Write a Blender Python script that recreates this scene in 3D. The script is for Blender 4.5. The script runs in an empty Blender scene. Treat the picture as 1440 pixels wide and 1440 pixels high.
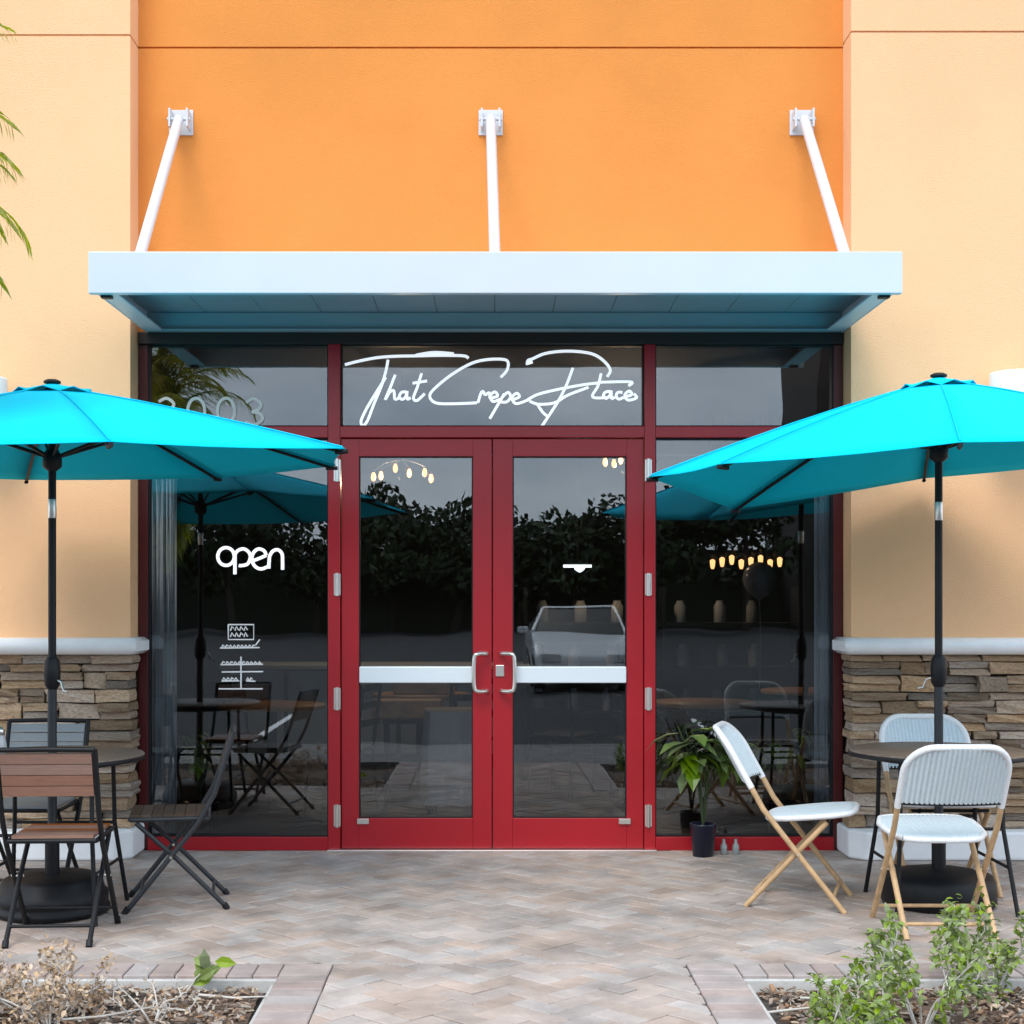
import bpy, bmesh, math, random
import numpy as np
from mathutils import Vector, Matrix
random.seed(7); np.random.seed(7)
R = math.radians
S = bpy.context.scene
COL = S.collection

# ---------------------------------------------------------------- camera, world, sun, exposure
cam = bpy.data.cameras.new('camera'); camo = bpy.data.objects.new('camera', cam); COL.objects.link(camo)
camo.location = (0, -9, 1.496); camo.rotation_euler = (R(90), 0, 0)
cam.sensor_width = 36; cam.lens = 36 * 2124 / 1440
cam.shift_x = (720 - 690) / 1440; cam.shift_y = (842 - 720) / 1440
cam.clip_start = .1; cam.clip_end = 600
S.camera = camo

W = bpy.data.worlds.new('World'); S.world = W; W.use_nodes = True
wn = W.node_tree.nodes; wl = W.node_tree.links
bg = wn['Background']; bg.inputs['Strength'].default_value = 0.12
sky = wn.new('ShaderNodeTexSky'); sky.sky_type = 'NISHITA'; sky.sun_disc = False
SUN_EL, SUN_AZ = 52, 200            # azimuth clockwise from +Y
sky.sun_elevation = R(SUN_EL); sky.sun_rotation = R(SUN_AZ)
tc = wn.new('ShaderNodeTexCoord'); nz = wn.new('ShaderNodeTexNoise'); nz.inputs['Scale'].default_value = 5.0
nz.inputs['Detail'].default_value = 5; nz.inputs['Roughness'].default_value = .55
mp = wn.new('ShaderNodeMapping'); mp.inputs['Scale'].default_value = (1, 1, 2.4)
cr = wn.new('ShaderNodeValToRGB')
cr.color_ramp.elements[0].position = .30; cr.color_ramp.elements[0].color = (3.6, 4.4, 5.4, 1)
cr.color_ramp.elements[1].position = .72; cr.color_ramp.elements[1].color = (8.2, 8.9, 9.8, 1)
mx = wn.new('ShaderNodeMix'); mx.data_type = 'RGBA'; mx.inputs['Factor'].default_value = .88
wl.new(tc.outputs['Generated'], mp.inputs['Vector']); wl.new(mp.outputs['Vector'], nz.inputs['Vector'])
wl.new(nz.outputs['Fac'], cr.inputs['Fac']); wl.new(sky.outputs['Color'], mx.inputs['A'])
wl.new(cr.outputs['Color'], mx.inputs['B']); wl.new(mx.outputs['Result'], bg.inputs['Color'])

sun = bpy.data.lights.new('sun', 'SUN'); suno = bpy.data.objects.new('sun', sun); COL.objects.link(suno)
sun.energy = 0.9; sun.angle = R(28); sun.color = (1, .95, .87)
az, el = R(SUN_AZ), R(SUN_EL)
sd = Vector((math.sin(az) * math.cos(el), math.cos(az) * math.cos(el), math.sin(el)))
suno.rotation_euler = sd.to_track_quat('Z', 'Y').to_euler(); suno.location = (0, -20, 20)

S.render.engine = 'CYCLES'
S.view_settings.view_transform = 'Standard'; S.view_settings.look = 'None'
S.view_settings.exposure = 1.25; S.view_settings.gamma = 1; S.view_settings.use_curve_mapping = False
S.cycles.max_bounces = 8; S.cycles.transparent_max_bounces = 16

# ---------------------------------------------------------------- helpers
def px(x, y, Y):
    "a point of the facade photographed at 1440 px, at depth Y"
    d = 9 + Y
    return ((x - 690) * d / 2124, 1.496 - (y - 842) * d / 2124)

def mat(name, col, rough=.6, metal=0, var=0., vscale=6., bump=0., bscale=60., spec=.5, island=0., var2=None, stretch=None, trans=0):
    m = bpy.data.materials.new(name); m.use_nodes = True
    n = m.node_tree.nodes; l = m.node_tree.links; b = n['Principled BSDF']
    b.inputs['Roughness'].default_value = rough; b.inputs['Metallic'].default_value = metal
    b.inputs['Specular IOR Level'].default_value = spec
    b.inputs['Base Color'].default_value = (*col, 1)
    t = n.new('ShaderNodeTexCoord'); vec = t.outputs['Object']
    if stretch:
        q = n.new('ShaderNodeMapping'); q.inputs['Scale'].default_value = stretch
        l.new(vec, q.inputs['Vector']); vec = q.outputs['Vector']
    cur = None
    if var or var2:
        z = n.new('ShaderNodeTexNoise'); z.inputs['Scale'].default_value = vscale; z.inputs['Detail'].default_value = 6
        z.inputs['Roughness'].default_value = .62
        l.new(vec, z.inputs['Vector'])
        r = n.new('ShaderNodeValToRGB'); r.color_ramp.elements[0].position = .3; r.color_ramp.elements[1].position = .7
        c0 = tuple(max(0, c * (1 - var)) for c in col); c1 = var2 if var2 else tuple(min(1, c * (1 + var)) for c in col)
        r.color_ramp.elements[0].color = (*c0, 1); r.color_ramp.elements[1].color = (*c1, 1)
        l.new(z.outputs['Fac'], r.inputs['Fac']); cur = r.outputs['Color']
    if island:
        g = n.new('ShaderNodeNewGeometry'); oi = n.new('ShaderNodeObjectInfo')
        a = n.new('ShaderNodeMath'); a.operation = 'ADD'; f = n.new('ShaderNodeMath'); f.operation = 'FRACT'
        l.new(g.outputs['Random Per Island'], a.inputs[0]); l.new(oi.outputs['Random'], a.inputs[1]); l.new(a.outputs[0], f.inputs[0])
        mr = n.new('ShaderNodeMapRange'); mr.inputs['To Min'].default_value = 1 - island; mr.inputs['To Max'].default_value = 1 + island
        l.new(f.outputs[0], mr.inputs['Value'])
        hs = n.new('ShaderNodeHueSaturation'); l.new(mr.outputs[0], hs.inputs['Value'])
        m2 = n.new('ShaderNodeMath'); m2.operation = 'MULTIPLY'; m2.inputs[1].default_value = 7.31
        f2 = n.new('ShaderNodeMath'); f2.operation = 'FRACT'; l.new(f.outputs[0], m2.inputs[0]); l.new(m2.outputs[0], f2.inputs[0])
        mr2 = n.new('ShaderNodeMapRange'); mr2.inputs['To Min'].default_value = .6; mr2.inputs['To Max'].default_value = 1.35
        l.new(f2.outputs[0], mr2.inputs['Value']); l.new(mr2.outputs[0], hs.inputs['Saturation'])
        if cur: l.new(cur, hs.inputs['Color'])
        else: hs.inputs['Color'].default_value = (*col, 1)
        cur = hs.outputs['Color']
    if cur: l.new(cur, b.inputs['Base Color'])
    if bump:
        z2 = n.new('ShaderNodeTexNoise'); z2.inputs['Scale'].default_value = bscale; z2.inputs['Detail'].default_value = 4
        l.new(vec, z2.inputs['Vector']); bp = n.new('ShaderNodeBump'); bp.inputs['Strength'].default_value = bump
        bp.inputs['Distance'].default_value = .01
        l.new(z2.outputs['Fac'], bp.inputs['Height']); l.new(bp.outputs['Normal'], b.inputs['Normal'])
    if trans:
        tr = n.new('ShaderNodeBsdfTranslucent'); ms = n.new('ShaderNodeMixShader'); ms.inputs['Fac'].default_value = trans
        if cur: l.new(cur, tr.inputs['Color'])
        else: tr.inputs['Color'].default_value = (*col, 1)
        l.new(b.outputs[0], ms.inputs[1]); l.new(tr.outputs[0], ms.inputs[2]); l.new(ms.outputs[0], n['Material Output'].inputs['Surface'])
    return m

def emis(name, col, s):
    m = bpy.data.materials.new(name); m.use_nodes = True; b = m.node_tree.nodes['Principled BSDF']
    b.inputs['Base Color'].default_value = (*col, 1); b.inputs['Emission Color'].default_value = (*col, 1)
    b.inputs['Emission Strength'].default_value = s; return m

def glassmat(name, ior=1.86, tint=(.74, .77, .79)):
    m = bpy.data.materials.new(name); m.use_nodes = True; n = m.node_tree.nodes; l = m.node_tree.links
    n.remove(n['Principled BSDF']); out = n['Material Output']
    tr = n.new('ShaderNodeBsdfTransparent'); tr.inputs['Color'].default_value = (*tint, 1)
    gl = n.new('ShaderNodeBsdfGlossy'); gl.inputs['Roughness'].default_value = .0; gl.inputs['Color'].default_value = (.95, .98, 1, 1)
    fr = n.new('ShaderNodeFresnel'); fr.inputs['IOR'].default_value = ior
    t = n.new('ShaderNodeTexCoord'); z = n.new('ShaderNodeTexNoise'); z.inputs['Scale'].default_value = 1.3; z.inputs['Detail'].default_value = 1
    l.new(t.outputs['Object'], z.inputs['Vector']); bp = n.new('ShaderNodeBump'); bp.inputs['Strength'].default_value = .05; bp.inputs['Distance'].default_value = .05
    l.new(z.outputs['Fac'], bp.inputs['Height']); l.new(bp.outputs['Normal'], gl.inputs['Normal'])
    mx = n.new('ShaderNodeMixShader'); l.new(fr.outputs[0], mx.inputs[0]); l.new(tr.outputs[0], mx.inputs[1]); l.new(gl.outputs[0], mx.inputs[2])
    l.new(mx.outputs[0], out.inputs['Surface']); return m

M = {}
M['orange'] = mat('orange_stucco', (.73, .268, .062), .85, var=.08, vscale=.8, bump=.5, bscale=130, spec=.2)
M['peach'] = mat('peach_stucco', (.86, .515, .285), .85, var=.05, vscale=.7, bump=.5, bscale=130, spec=.2)
M['joint'] = mat('joint_shadow_gap', (.45, .19, .05), .9)
M['white_metal'] = mat('white_painted_metal', (.60, .62, .66), .35, var=.02, vscale=3)
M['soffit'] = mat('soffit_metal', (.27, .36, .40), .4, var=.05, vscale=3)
M['trim'] = mat('white_cast_trim', (.84, .85, .86), .7, var=.04, vscale=9, bump=.1, bscale=90)
M['red'] = mat('red_painted_aluminium', (.36, .006, .014), .32, var=.05, vscale=3)
M['shadedred'] = mat('shade_darkened_jamb', (.075, .004, .005), .4, var=.08)  # frame red darkened: shade on the outer jambs is put into the colour
M['darkslat'] = mat('stained_dark_slat', (.075, .05, .035), .55, var=.3, vscale=5, stretch=(1.5, 30, 30), island=.3)
M['header'] = mat('shade_darkened_header', (.02, .009, .006), .5)  # shade under the canopy painted into the top bar as near-black brown
M['silver'] = mat('brushed_steel', (.72, .70, .66), .28, metal=.9, var=.04)
M['bar'] = mat('push_bar_metal', (.74, .82, .87), .4, metal=.1)
M['vinyl'] = mat('white_vinyl', (.95, .95, .95), .7)
M['vinylcream'] = mat('cream_vinyl', (.78, .74, .68), .6)
M['black'] = mat('black_metal', (.008, .009, .011), .5, var=.2, vscale=14, spec=.3)
M['gunmetal'] = mat('grey_powder_coat', (.024, .028, .033), .45, var=.15, vscale=14, spec=.4)
M['plastic'] = mat('black_plastic', (.007, .008, .010), .5, spec=.3)
M['cyan'] = mat('turquoise_canopy_fabric', (.002, .58, .80), .85, var=.04, vscale=1.6, bump=.3, bscale=9, spec=.08, trans=.015)
M['slat'] = mat('brown_wood_slat', (.27, .105, .05), .5, var=.2, vscale=5, stretch=(1.5, 30, 30), island=.12, bump=.1)
M['greyslat'] = mat('weathered_grey_slat', (.24, .26, .27), .5, var=.12, vscale=5, stretch=(1.5, 30, 30), island=.06)
M['tabletop'] = mat('table_top_wood', (.16, .12, .09), .45, var=.3, vscale=4, stretch=(1, 12, 1))
M['weave'] = mat('white_woven_resin', (.60, .69, .74), .55, var=.06, vscale=60)
M['weaverim'] = mat('white_wrapped_rim', (.78, .80, .82), .5, var=.05, vscale=80, bump=.4, bscale=200)
M['bamboo'] = mat('tan_bamboo_tube', (.50, .325, .17), .45, var=.2, vscale=22)
M['paver'] = mat('clay_paver', (.385, .325, .29), .85, var=.34, vscale=2.6, island=.11, bump=.35, bscale=120, spec=.2)
M['border'] = mat('pink_border_paver', (.37, .31, .29), .85, var=.22, vscale=5, island=.13, bump=.35, bscale=120, spec=.2)
M['sand'] = mat('joint_sand', (.06, .05, .043), .95, var=.3, vscale=30)
M['kerb'] = mat('pale_concrete', (.50, .49, .47), .85, var=.15, vscale=10, bump=.2)
M['walk'] = mat('grey_concrete', (.20, .195, .19), .9, var=.25, vscale=4)
M['asphalt'] = mat('asphalt', (.024, .025, .027), .9, var=.2, vscale=3, bump=.3)
M['soil'] = mat('soil', (.10, .065, .045), .95, var=.4, vscale=20, bump=.6, bscale=60)
M['mulch'] = mat('mulch_chip', (.22, .145, .10), .9, island=.55)
M['litter'] = mat('pale_leaf_litter', (.40, .33, .26), .9, island=.4)
M['stone'] = mat('ledge_stone', (.40, .30, .215), .85, var=.4, vscale=9, island=.48, bump=.8, bscale=26, spec=.25)
M['stonebed'] = mat('dark_mortar', (.045, .035, .03), .95)
M['leaf'] = mat('green_shrub_leaf', (.22, .30, .07), .5, island=.3, trans=.25)
M['dryleaf'] = mat('dry_tan_leaf', (.48, .36, .25), .8, island=.3, trans=.15)
M['twig'] = mat('pale_twig', (.50, .47, .43), .8, var=.2, vscale=30)
M['palm'] = mat('palm_frond_green', (.44, .48, .02), .5, island=.3, trans=.3)
M['palmdry'] = mat('palm_tip_tan', (.42, .27, .14), .7)
M['trunk'] = mat('palm_trunk', (.14, .10, .07), .9, var=.4, vscale=20, bump=.8)
M['houseleaf'] = mat('glossy_house_leaf', (.11, .19, .02), .35, island=.3, trans=.15)
M['darkleaf'] = mat('dark_indoor_leaf', (.22, .32, .06), .4, island=.5, trans=.1)
M['pot'] = mat('navy_pot', (.004, .006, .02), .3)
M['curtain'] = mat('grey_curtain', (.78, .84, .90), .8, var=.08, vscale=12)
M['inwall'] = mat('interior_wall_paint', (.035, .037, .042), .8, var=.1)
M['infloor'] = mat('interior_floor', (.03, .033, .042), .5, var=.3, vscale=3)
M['panel'] = mat('grey_counter_panel', (.42, .46, .48), .6, var=.05)
M['cloth'] = mat('white_tablecloth', (.75, .76, .77), .9, var=.05)
M['wood'] = mat('orange_wood', (.60, .32, .14), .5, var=.25, vscale=5, stretch=(1, 10, 1))
M['glass'] = glassmat('storefront_glass')
M['glowletter'] = emis('white_lettering_added_glow', (.92, .95, 1), .30)  # glow added so the lettering reads white under the canopy
M['bulb'] = emis('warm_bulb', (1, .5, .19), 1.3)
M['lamp'] = emis('cool_lamp', (.9, .95, 1), 1.4)
M['balloon'] = mat('dark_balloon', (.28, .30, .34), .2)
M['treeleaf'] = mat('far_tree_leaf', (.035, .055, .02), .7, island=.4)
M['bark'] = mat('tree_bark', (.05, .04, .03), .9)
M['carwhite'] = mat('white_car_paint', (.65, .67, .68), .2)
M['cargrey'] = mat('grey_car_paint', (.18, .19, .20), .2)
M['carglass'] = mat('car_window', (.01, .012, .014), .3, spec=.25)
M['tyre'] = mat('tyre_rubber', (.015, .015, .015), .8)
M['brownwall'] = mat('dark_brown_wall', (.045, .035, .03), .8, var=.1)
M['ceramic'] = mat('pale_ceramic', (.5, .52, .53), .3, var=.2, vscale=30)
M['jar'] = mat('grey_jar_glass', (.25, .28, .28), .1)

class MB:
    def __init__(s): s.v = []; s.f = []; s.sm = []
    def add(s, vs, fs, smooth=False):
        o = len(s.v); s.v += [tuple(v) for v in vs]; s.f += [tuple(i + o for i in f) for f in fs]; s.sm += [smooth] * len(fs); return s
    def box(s, a, b, mtx=None, taper=None):
        x0, y0, z0 = a; x1, y1, z1 = b
        vs = [(x0, y0, z0), (x1, y0, z0), (x1, y1, z0), (x0, y1, z0), (x0, y0, z1), (x1, y0, z1), (x1, y1, z1), (x0, y1, z1)]
        if mtx: vs = [mtx @ Vector(v) for v in vs]
        return s.add(vs, [(0, 3, 2, 1), (4, 5, 6, 7), (0, 1, 5, 4), (1, 2, 6, 5), (2, 3, 7, 6), (3, 0, 4, 7)])
    def tube(s, pts, r, n=10, cap=True, flat=None):
        pts = [Vector(p) for p in pts]; rs = r if isinstance(r, (list, tuple)) else [r] * len(pts)
        vs = []; prev = None
        for i, p in enumerate(pts):
            t = (pts[min(i + 1, len(pts) - 1)] - pts[max(i - 1, 0)]).normalized()
            if prev is None:
                u = t.cross(Vector((0, 0, 1)));  u = u if u.length > .05 else t.cross(Vector((1, 0, 0)))
                u.normalize()
            else:
                u = (prev - t * prev.dot(t)).normalized()
            prev = u; w = t.cross(u)
            for k in range(n):
                a = 2 * math.pi * k / n
                vs.append(p + u * math.cos(a) * rs[i] + w * math.sin(a) * rs[i] * (flat or 1))
        fs = [(i * n + k, i * n + (k + 1) % n, (i + 1) * n + (k + 1) % n, (i + 1) * n + k) for i in range(len(pts) - 1) for k in range(n)]
        s.add(vs, fs, n > 5)
        if cap:
            m = len(pts) - 1; s.add([vs[k] for k in range(n)], [tuple(range(n))[::-1]]); s.add([vs[m * n + k] for k in range(n)], [tuple(range(n))])
        return s
    def lathe(s, prof, c=(0, 0, 0), n=24):
        vs = []; 
        for (r, z) in prof:
            for k in range(n):
                a = 2 * math.pi * k / n; vs.append((c[0] + r * math.cos(a), c[1] + r * math.sin(a), c[2] + z))
        m = len(prof)
        fs = [(i * n + k, i * n + (k + 1) % n, (i + 1) * n + (k + 1) % n, (i + 1) * n + k) for i in range(m - 1) for k in range(n)]
        s.add(vs, fs, True)
        s.add(vs[:n], [tuple(range(n))[::-1]]); s.add(vs[(m - 1) * n:], [tuple(range(n))]); return s
    def prism(s, poly, z0, z1):
        n = len(poly)
        vs = [(x, y, z0) for x, y in poly] + [(x, y, z1) for x, y in poly]
        return s.add(vs, [tuple(range(n))[::-1], tuple(range(n, 2 * n))] + [(i, (i + 1) % n, (i + 1) % n + n, i + n) for i in range(n)])
    def mesh(s, name, m):
        me = bpy.data.meshes.new(name); me.from_pydata(s.v, [], s.f); me.polygons.foreach_set('use_smooth', s.sm)
        if isinstance(m, str): m = M[m]
        me.materials.append(m); me.update(); return me
    def build(s, name, m, parent=None, bevel=0, loc=None):
        me = s.mesh(name, m); o = bpy.data.objects.new(name, me); COL.objects.link(o)
        if bevel:
            b = o.modifiers.new('bevel', 'BEVEL'); b.width = bevel; b.segments = 2; b.limit_method = 'ANGLE'; b.angle_limit = R(40)
        if parent: o.parent = parent
        if loc: o.location = loc
        return o

def tag(o, label=None, cat=None, group=None, kind=None):
    for k, v in (('label', label), ('category', cat), ('group', group), ('kind', kind)):
        if v: o[k] = v
    return o
def empty(name, loc=(0, 0, 0), rz=0, label=None, cat=None, group=None):
    o = bpy.data.objects.new(name, None); COL.objects.link(o); o.location = loc; o.rotation_euler = (0, 0, rz); o.empty_display_size = .1
    return tag(o, label, cat, group)
def link(name, me, parent, loc=(0, 0, 0), rot=(0, 0, 0), sc=(1, 1, 1)):
    o = bpy.data.objects.new(name, me); COL.objects.link(o); o.parent = parent; o.location = loc; o.rotation_euler = rot; o.scale = sc; return o
def dup(root, loc, rz, label=None):
    def cp(o, par):
        c = o.copy(); COL.objects.link(c); c.parent = par
        for ch in list(o.children): cp(ch, c)
        return c
    r = cp(root, None); r.location = loc; r.rotation_euler = (0, 0, rz)
    if label: r['label'] = label
    return r
def smooth(pts, k=6):
    pts = [Vector(p) for p in pts]
    if len(pts) < 3: return pts
    out = []
    P = [pts[0]] + pts + [pts[-1]]
    for i in range(1, len(P) - 2):
        a, b, c, d = P[i - 1:i + 3]
        for j in range(k):
            t = j / k
            out.append(.5 * ((2 * b) + (c - a) * t + (2 * a - 5 * b + 4 * c - d) * t * t + (3 * b - a - 3 * c + d) * t ** 3))
    out.append(pts[-1]); return out

# ---------------------------------------------------------------- setting: ground
def sheet(name, x0, y0, x1, y1, z, m, th=.3):
    return tag(MB().box((x0, y0, z - th), (x1, y1, z)).build(name, m), kind='structure')
PX0, PX1, BY0, BY1 = -.845, 1.0, -3.0, -4.75
tag(MB().box((-300, -300, -.5), (300, -6.45, -.14)).build('parking_lot', 'asphalt'), kind='structure')
pave = tag(MB().box((-12, -4.75, -.35), (12, .12, -.062)).build('pavement', 'sand'), kind='structure')
walk = MB().box((-12, -6.3, -.35), (12, -4.753, -.004)).build('sidewalk', 'walk'); tag(walk, kind='structure')
for i in range(13):
    pass
kerb = tag(MB().box((-12, -6.445, -.35), (12, -6.305, .0)).build('kerb', 'walk', bevel=.01), kind='structure')
# parking bay lines
lines = MB()
for i in range(-5, 6):
    lines.box((i * 2.75 - .05, -12, -.139), (i * 2.75 + .05, -6.6, -.136))
tag(lines.build('parking_lines', 'vinyl'), kind='structure')

# pavers -----------------------------------------------------------
def clip(poly, rect):
    x0, y0, x1, y1 = rect
    for ax, lim, sg in ((0, x0, 1), (0, x1, -1), (1, y0, 1), (1, y1, -1)):
        out = []
        for i in range(len(poly)):
            a, b = poly[i], poly[(i + 1) % len(poly)]
            da, db = (a[ax] - lim) * sg, (b[ax] - lim) * sg
            if da >= 0: out.append(a)
            if (da >= 0) != (db >= 0):
                t = da / (da - db); out.append((a[0] + (b[0] - a[0]) * t, a[1] + (b[1] - a[1]) * t))
        poly = out
        if len(poly) < 3: return None
    return poly
def area(p): return abs(sum(p[i][0] * p[(i + 1) % len(p)][1] - p[(i + 1) % len(p)][0] * p[i][1] for i in range(len(p)))) / 2
def inset(p, g):
    cx = sum(a[0] for a in p) / len(p); cy = sum(a[1] for a in p) / len(p)
    out = []
    n = len(p); ccw = sum(p[i][0] * p[(i + 1) % n][1] - p[(i + 1) % n][0] * p[i][1] for i in range(n)) > 0
    if not ccw: p = p[::-1]
    for i in range(n):
        a, b, c = Vector(p[i - 1]), Vector(p[i]), Vector(p[(i + 1) % n])
        e1, e2 = (b - a), (c - b)
        if e1.length < 1e-5 or e2.length < 1e-5: continue
        n1 = Vector((-e1.y, e1.x)).normalized(); n2 = Vector((-e2.y, e2.x)).normalized()
        q = (n1 + n2); 
        if q.length < .2: continue
        q = q / max(.35, q.dot(n1)) 
        out.append((b.x + q.x * g, b.y + q.y * g))
    return out if len(out) > 2 else None
pavers = []      # (poly, material)
L, Wd = .2, .1
regs = [(-6.5, BY0 + .2, 6.5, .02), (PX0 + .2, BY1, PX1 - .2, BY0 + .2)]
c45, s45 = math.cos(R(45)), math.sin(R(45))
for i in range(-95, 96):
    for j in range(-95, 96):
        # herringbone lattice: pairs of one lying and one standing brick
        ox = i * .1 + j * .2; oy = i * .1 - j * .2
        for rc in ((ox, oy, .2, .1), (ox, oy + .1, .1, .2)):
            x, y, w, h = rc
            if rc[2] == .2: q = [(x, y), (x + .2, y), (x + .2, y + .1), (x, y + .1)]
            else: q = [(x - .1, y), (x, y), (x, y + .2), (x - .1, y + .2)]; q = [(a, b - .1) for a, b in q]
            q = [(a * c45 - b * s45, a * s45 + b * c45 - 2.5) for a, b in q]
            cx = sum(a for a, b in q) / 4; cy = sum(b for a, b in q) / 4
            if abs(cx) > 6.7 or cy > .2 or cy < -5: continue
            for rg in regs:
                p = clip(q, rg)
                if p and area(p) > .0012: pavers.append((p, 'paver'))
k = PX0
for a, b in ((-6.5, PX0), (PX1, 6.5)):
    n = int(round((b - a) / .1025))
    for i in range(n):
        w = (b - a) / n; pavers.append(([(a + i * w, BY0), (a + i * w + w, BY0), (a + i * w + w, BY0 + .2), (a + i * w, BY0 + .2)], 'border'))
for a in (PX0, PX1 - .2):
    n = 19
    for i in range(n):
        h = (BY0 + .2 - BY1) / n; y = BY1 + i * h
        pavers.append(([(a, y), (a + .2, y), (a + .2, y + h), (a, y + h)], 'border'))
def vis_key(p):
    cx = sum(a for a, b in p) / len(p); cy = sum(b for a, b in p) / len(p); d = 9 + cy
    ok = d > 5.25 and -690 * d / 2124 - .1 < cx < 750 * d / 2124 + .1
    return (0 if ok and area(p) > .008 else 1, d)
pavers.sort(key=lambda t: vis_key(t[0]))
def paver_shape(mb, p, zt):
    a = inset(p, .0022); b = inset(p, .006)
    if not a or not b or len(a) != len(b): return False
    n = len(a); tx, ty = random.uniform(-.012, .012), random.uniform(-.012, .012)
    cx, cy = sum(q[0] for q in a) / n, sum(q[1] for q in a) / n
    f = lambda q, z: (q[0], q[1], z + tx * (q[0] - cx) + ty * (q[1] - cy))
    vs = [(q[0], q[1], -.065) for q in a] + [f(q, zt - .004) for q in a] + [f(q, zt) for q in b]
    mb.add(vs, [tuple(range(2 * n, 3 * n))] + [(i + r * n, (i + 1) % n + r * n, (i + 1) % n + r * n + n, i + r * n + n) for r in (0, 1) for i in range(n)])
    return True
rest = {'paver': MB(), 'border': MB()}
cnt = 0
for p, m in pavers:
    zt = random.uniform(-.0025, .0025)
    if cnt < 298 and vis_key(p)[0] == 0:
        cx = sum(a for a, b in p) / len(p); cy = sum(b for a, b in p) / len(p)
        mb = MB()
        if paver_shape(mb, p, zt):
            mb.build('paver', m, pave); cnt += 1
    else: paver_shape(rest[m], p, zt)
for m, mb in rest.items(): tag(mb.build('paver_field' if m == 'paver' else 'border_pavers', m, pave), kind='stuff')
# concrete edging of the beds (face that shows)
ed = MB()
for a, b in ((-6.5, PX0), (PX1, 6.5)):
    ed.box((a, BY0 - .03, -.2), (b, BY0 - .002, -.012))
ed.box((PX0 - .022, BY1, -.2), (PX0 - .002, BY0 - .047, -.026)); ed.box((PX1 + .002, BY1, -.2), (PX1 + .022, BY0 - .047, -.022))
tag(ed.build('bed_edging', 'kerb', bevel=.004), kind='structure')
for a, b in ((-6.5, PX0 - .046), (PX1 + .046, 6.5)):
    n = 40; mb = MB()
    vs = []; 
    for j in range(25):
        for i in range(n + 1):
            x = a + (b - a) * i / n; y = BY1 + .001 + (BY0 - .047 - BY1) * j / 24
            vs.append((x, y, -.058 + .018 * math.sin(x * 5.1 + y * 3) * math.sin(y * 6.3) + random.uniform(-.006, .006)))
    mb.add(vs, [(j * (n + 1) + i, j * (n + 1) + i + 1, (j + 1) * (n + 1) + i + 1, (j + 1) * (n + 1) + i) for j in range(24) for i in range(n)], True)
    tag(mb.build('planting_bed', 'soil'), kind='structure')
def chips(name, m, n, size, zr):
    V = []; F = []
    for _ in range(n):
        while True:
            x = random.uniform(-3.2, 3.2); y = random.uniform(BY1 + .9, BY0 - .05)
            if random.random() < .25: x = random.choice((random.uniform(-6, -3), random.uniform(3, 6)))
            if x < PX0 - .06 or x > PX1 + .06: break
        z = random.uniform(*zr); l = size * random.uniform(.5, 1.6); w = l * random.uniform(.25, .6); t = w * .25
        mt = Matrix.Translation((x, y, z)) @ Matrix.Rotation(random.uniform(0, 6.3), 4, 'Z') @ Matrix.Rotation(random.gauss(0, .45), 4, 'X') @ Matrix.Rotation(random.gauss(0, .35), 4, 'Y')
        o = len(V)
        for q in ((-l, -w * .6, -t), (l, -w, -t), (l * .9, w, -t), (-l * 1.1, w * .7, -t), (-l * .9, -w * .5, t), (l * .8, -w * .8, t), (l * .8, w * .8, t), (-l * .9, w * .5, t)):
            V.append(tuple(mt @ Vector(q)))
        F += [tuple(i + o for i in f) for f in ((0, 3, 2, 1), (4, 5, 6, 7), (0, 1, 5, 4), (1, 2, 6, 5), (2, 3, 7, 6), (3, 0, 4, 7))]
    mb = MB(); mb.v = V; mb.f = F; mb.sm = [False] * len(F)
    return tag(mb.build(name, m), kind='stuff')
chips('bark_mulch', 'mulch', 9000, .014, (-.055, -.03)); chips('leaf_litter', 'litter', 2600, .013, (-.045, -.022))

# ---------------------------------------------------------------- building
bld = empty('shop_building', (0, 0, 0), 0, 'orange and peach stucco shop front with red glass double doors and stone-faced piers', 'building')
wl_ = MB().box((-2.1, 0.0, 3.083), (2.1, .3, 4.774)).box((-2.1, 0.0, 4.786), (2.1, .3, 7.0)).box((-2.1, .014, 4.77), (2.1, .29, 4.79))
wl_.build('wall', 'orange', bld)
STONE_MESH = []
for v in range(8):
    mb = MB(); n = 0
    bm = bmesh.new(); bmesh.ops.create_cube(bm, size=1)
    bmesh.ops.subdivide_edges(bm, edges=bm.edges[:], cuts=1, use_grid_fill=True)
    for q in bm.verts:
        front = q.co.y < -.3
        q.co.x += random.uniform(-.035, .035); q.co.z += random.uniform(-.07, .07)
        if front: q.co.y += random.uniform(-.09, .07)
        if front and (abs(q.co.x) > .4 or abs(q.co.z) > .4): q.co.y += .05
    me = bpy.data.meshes.new('stone'); bm.to_mesh(me); bm.free(); me.materials.append(M['stone']); STONE_MESH.append(me)
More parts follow.
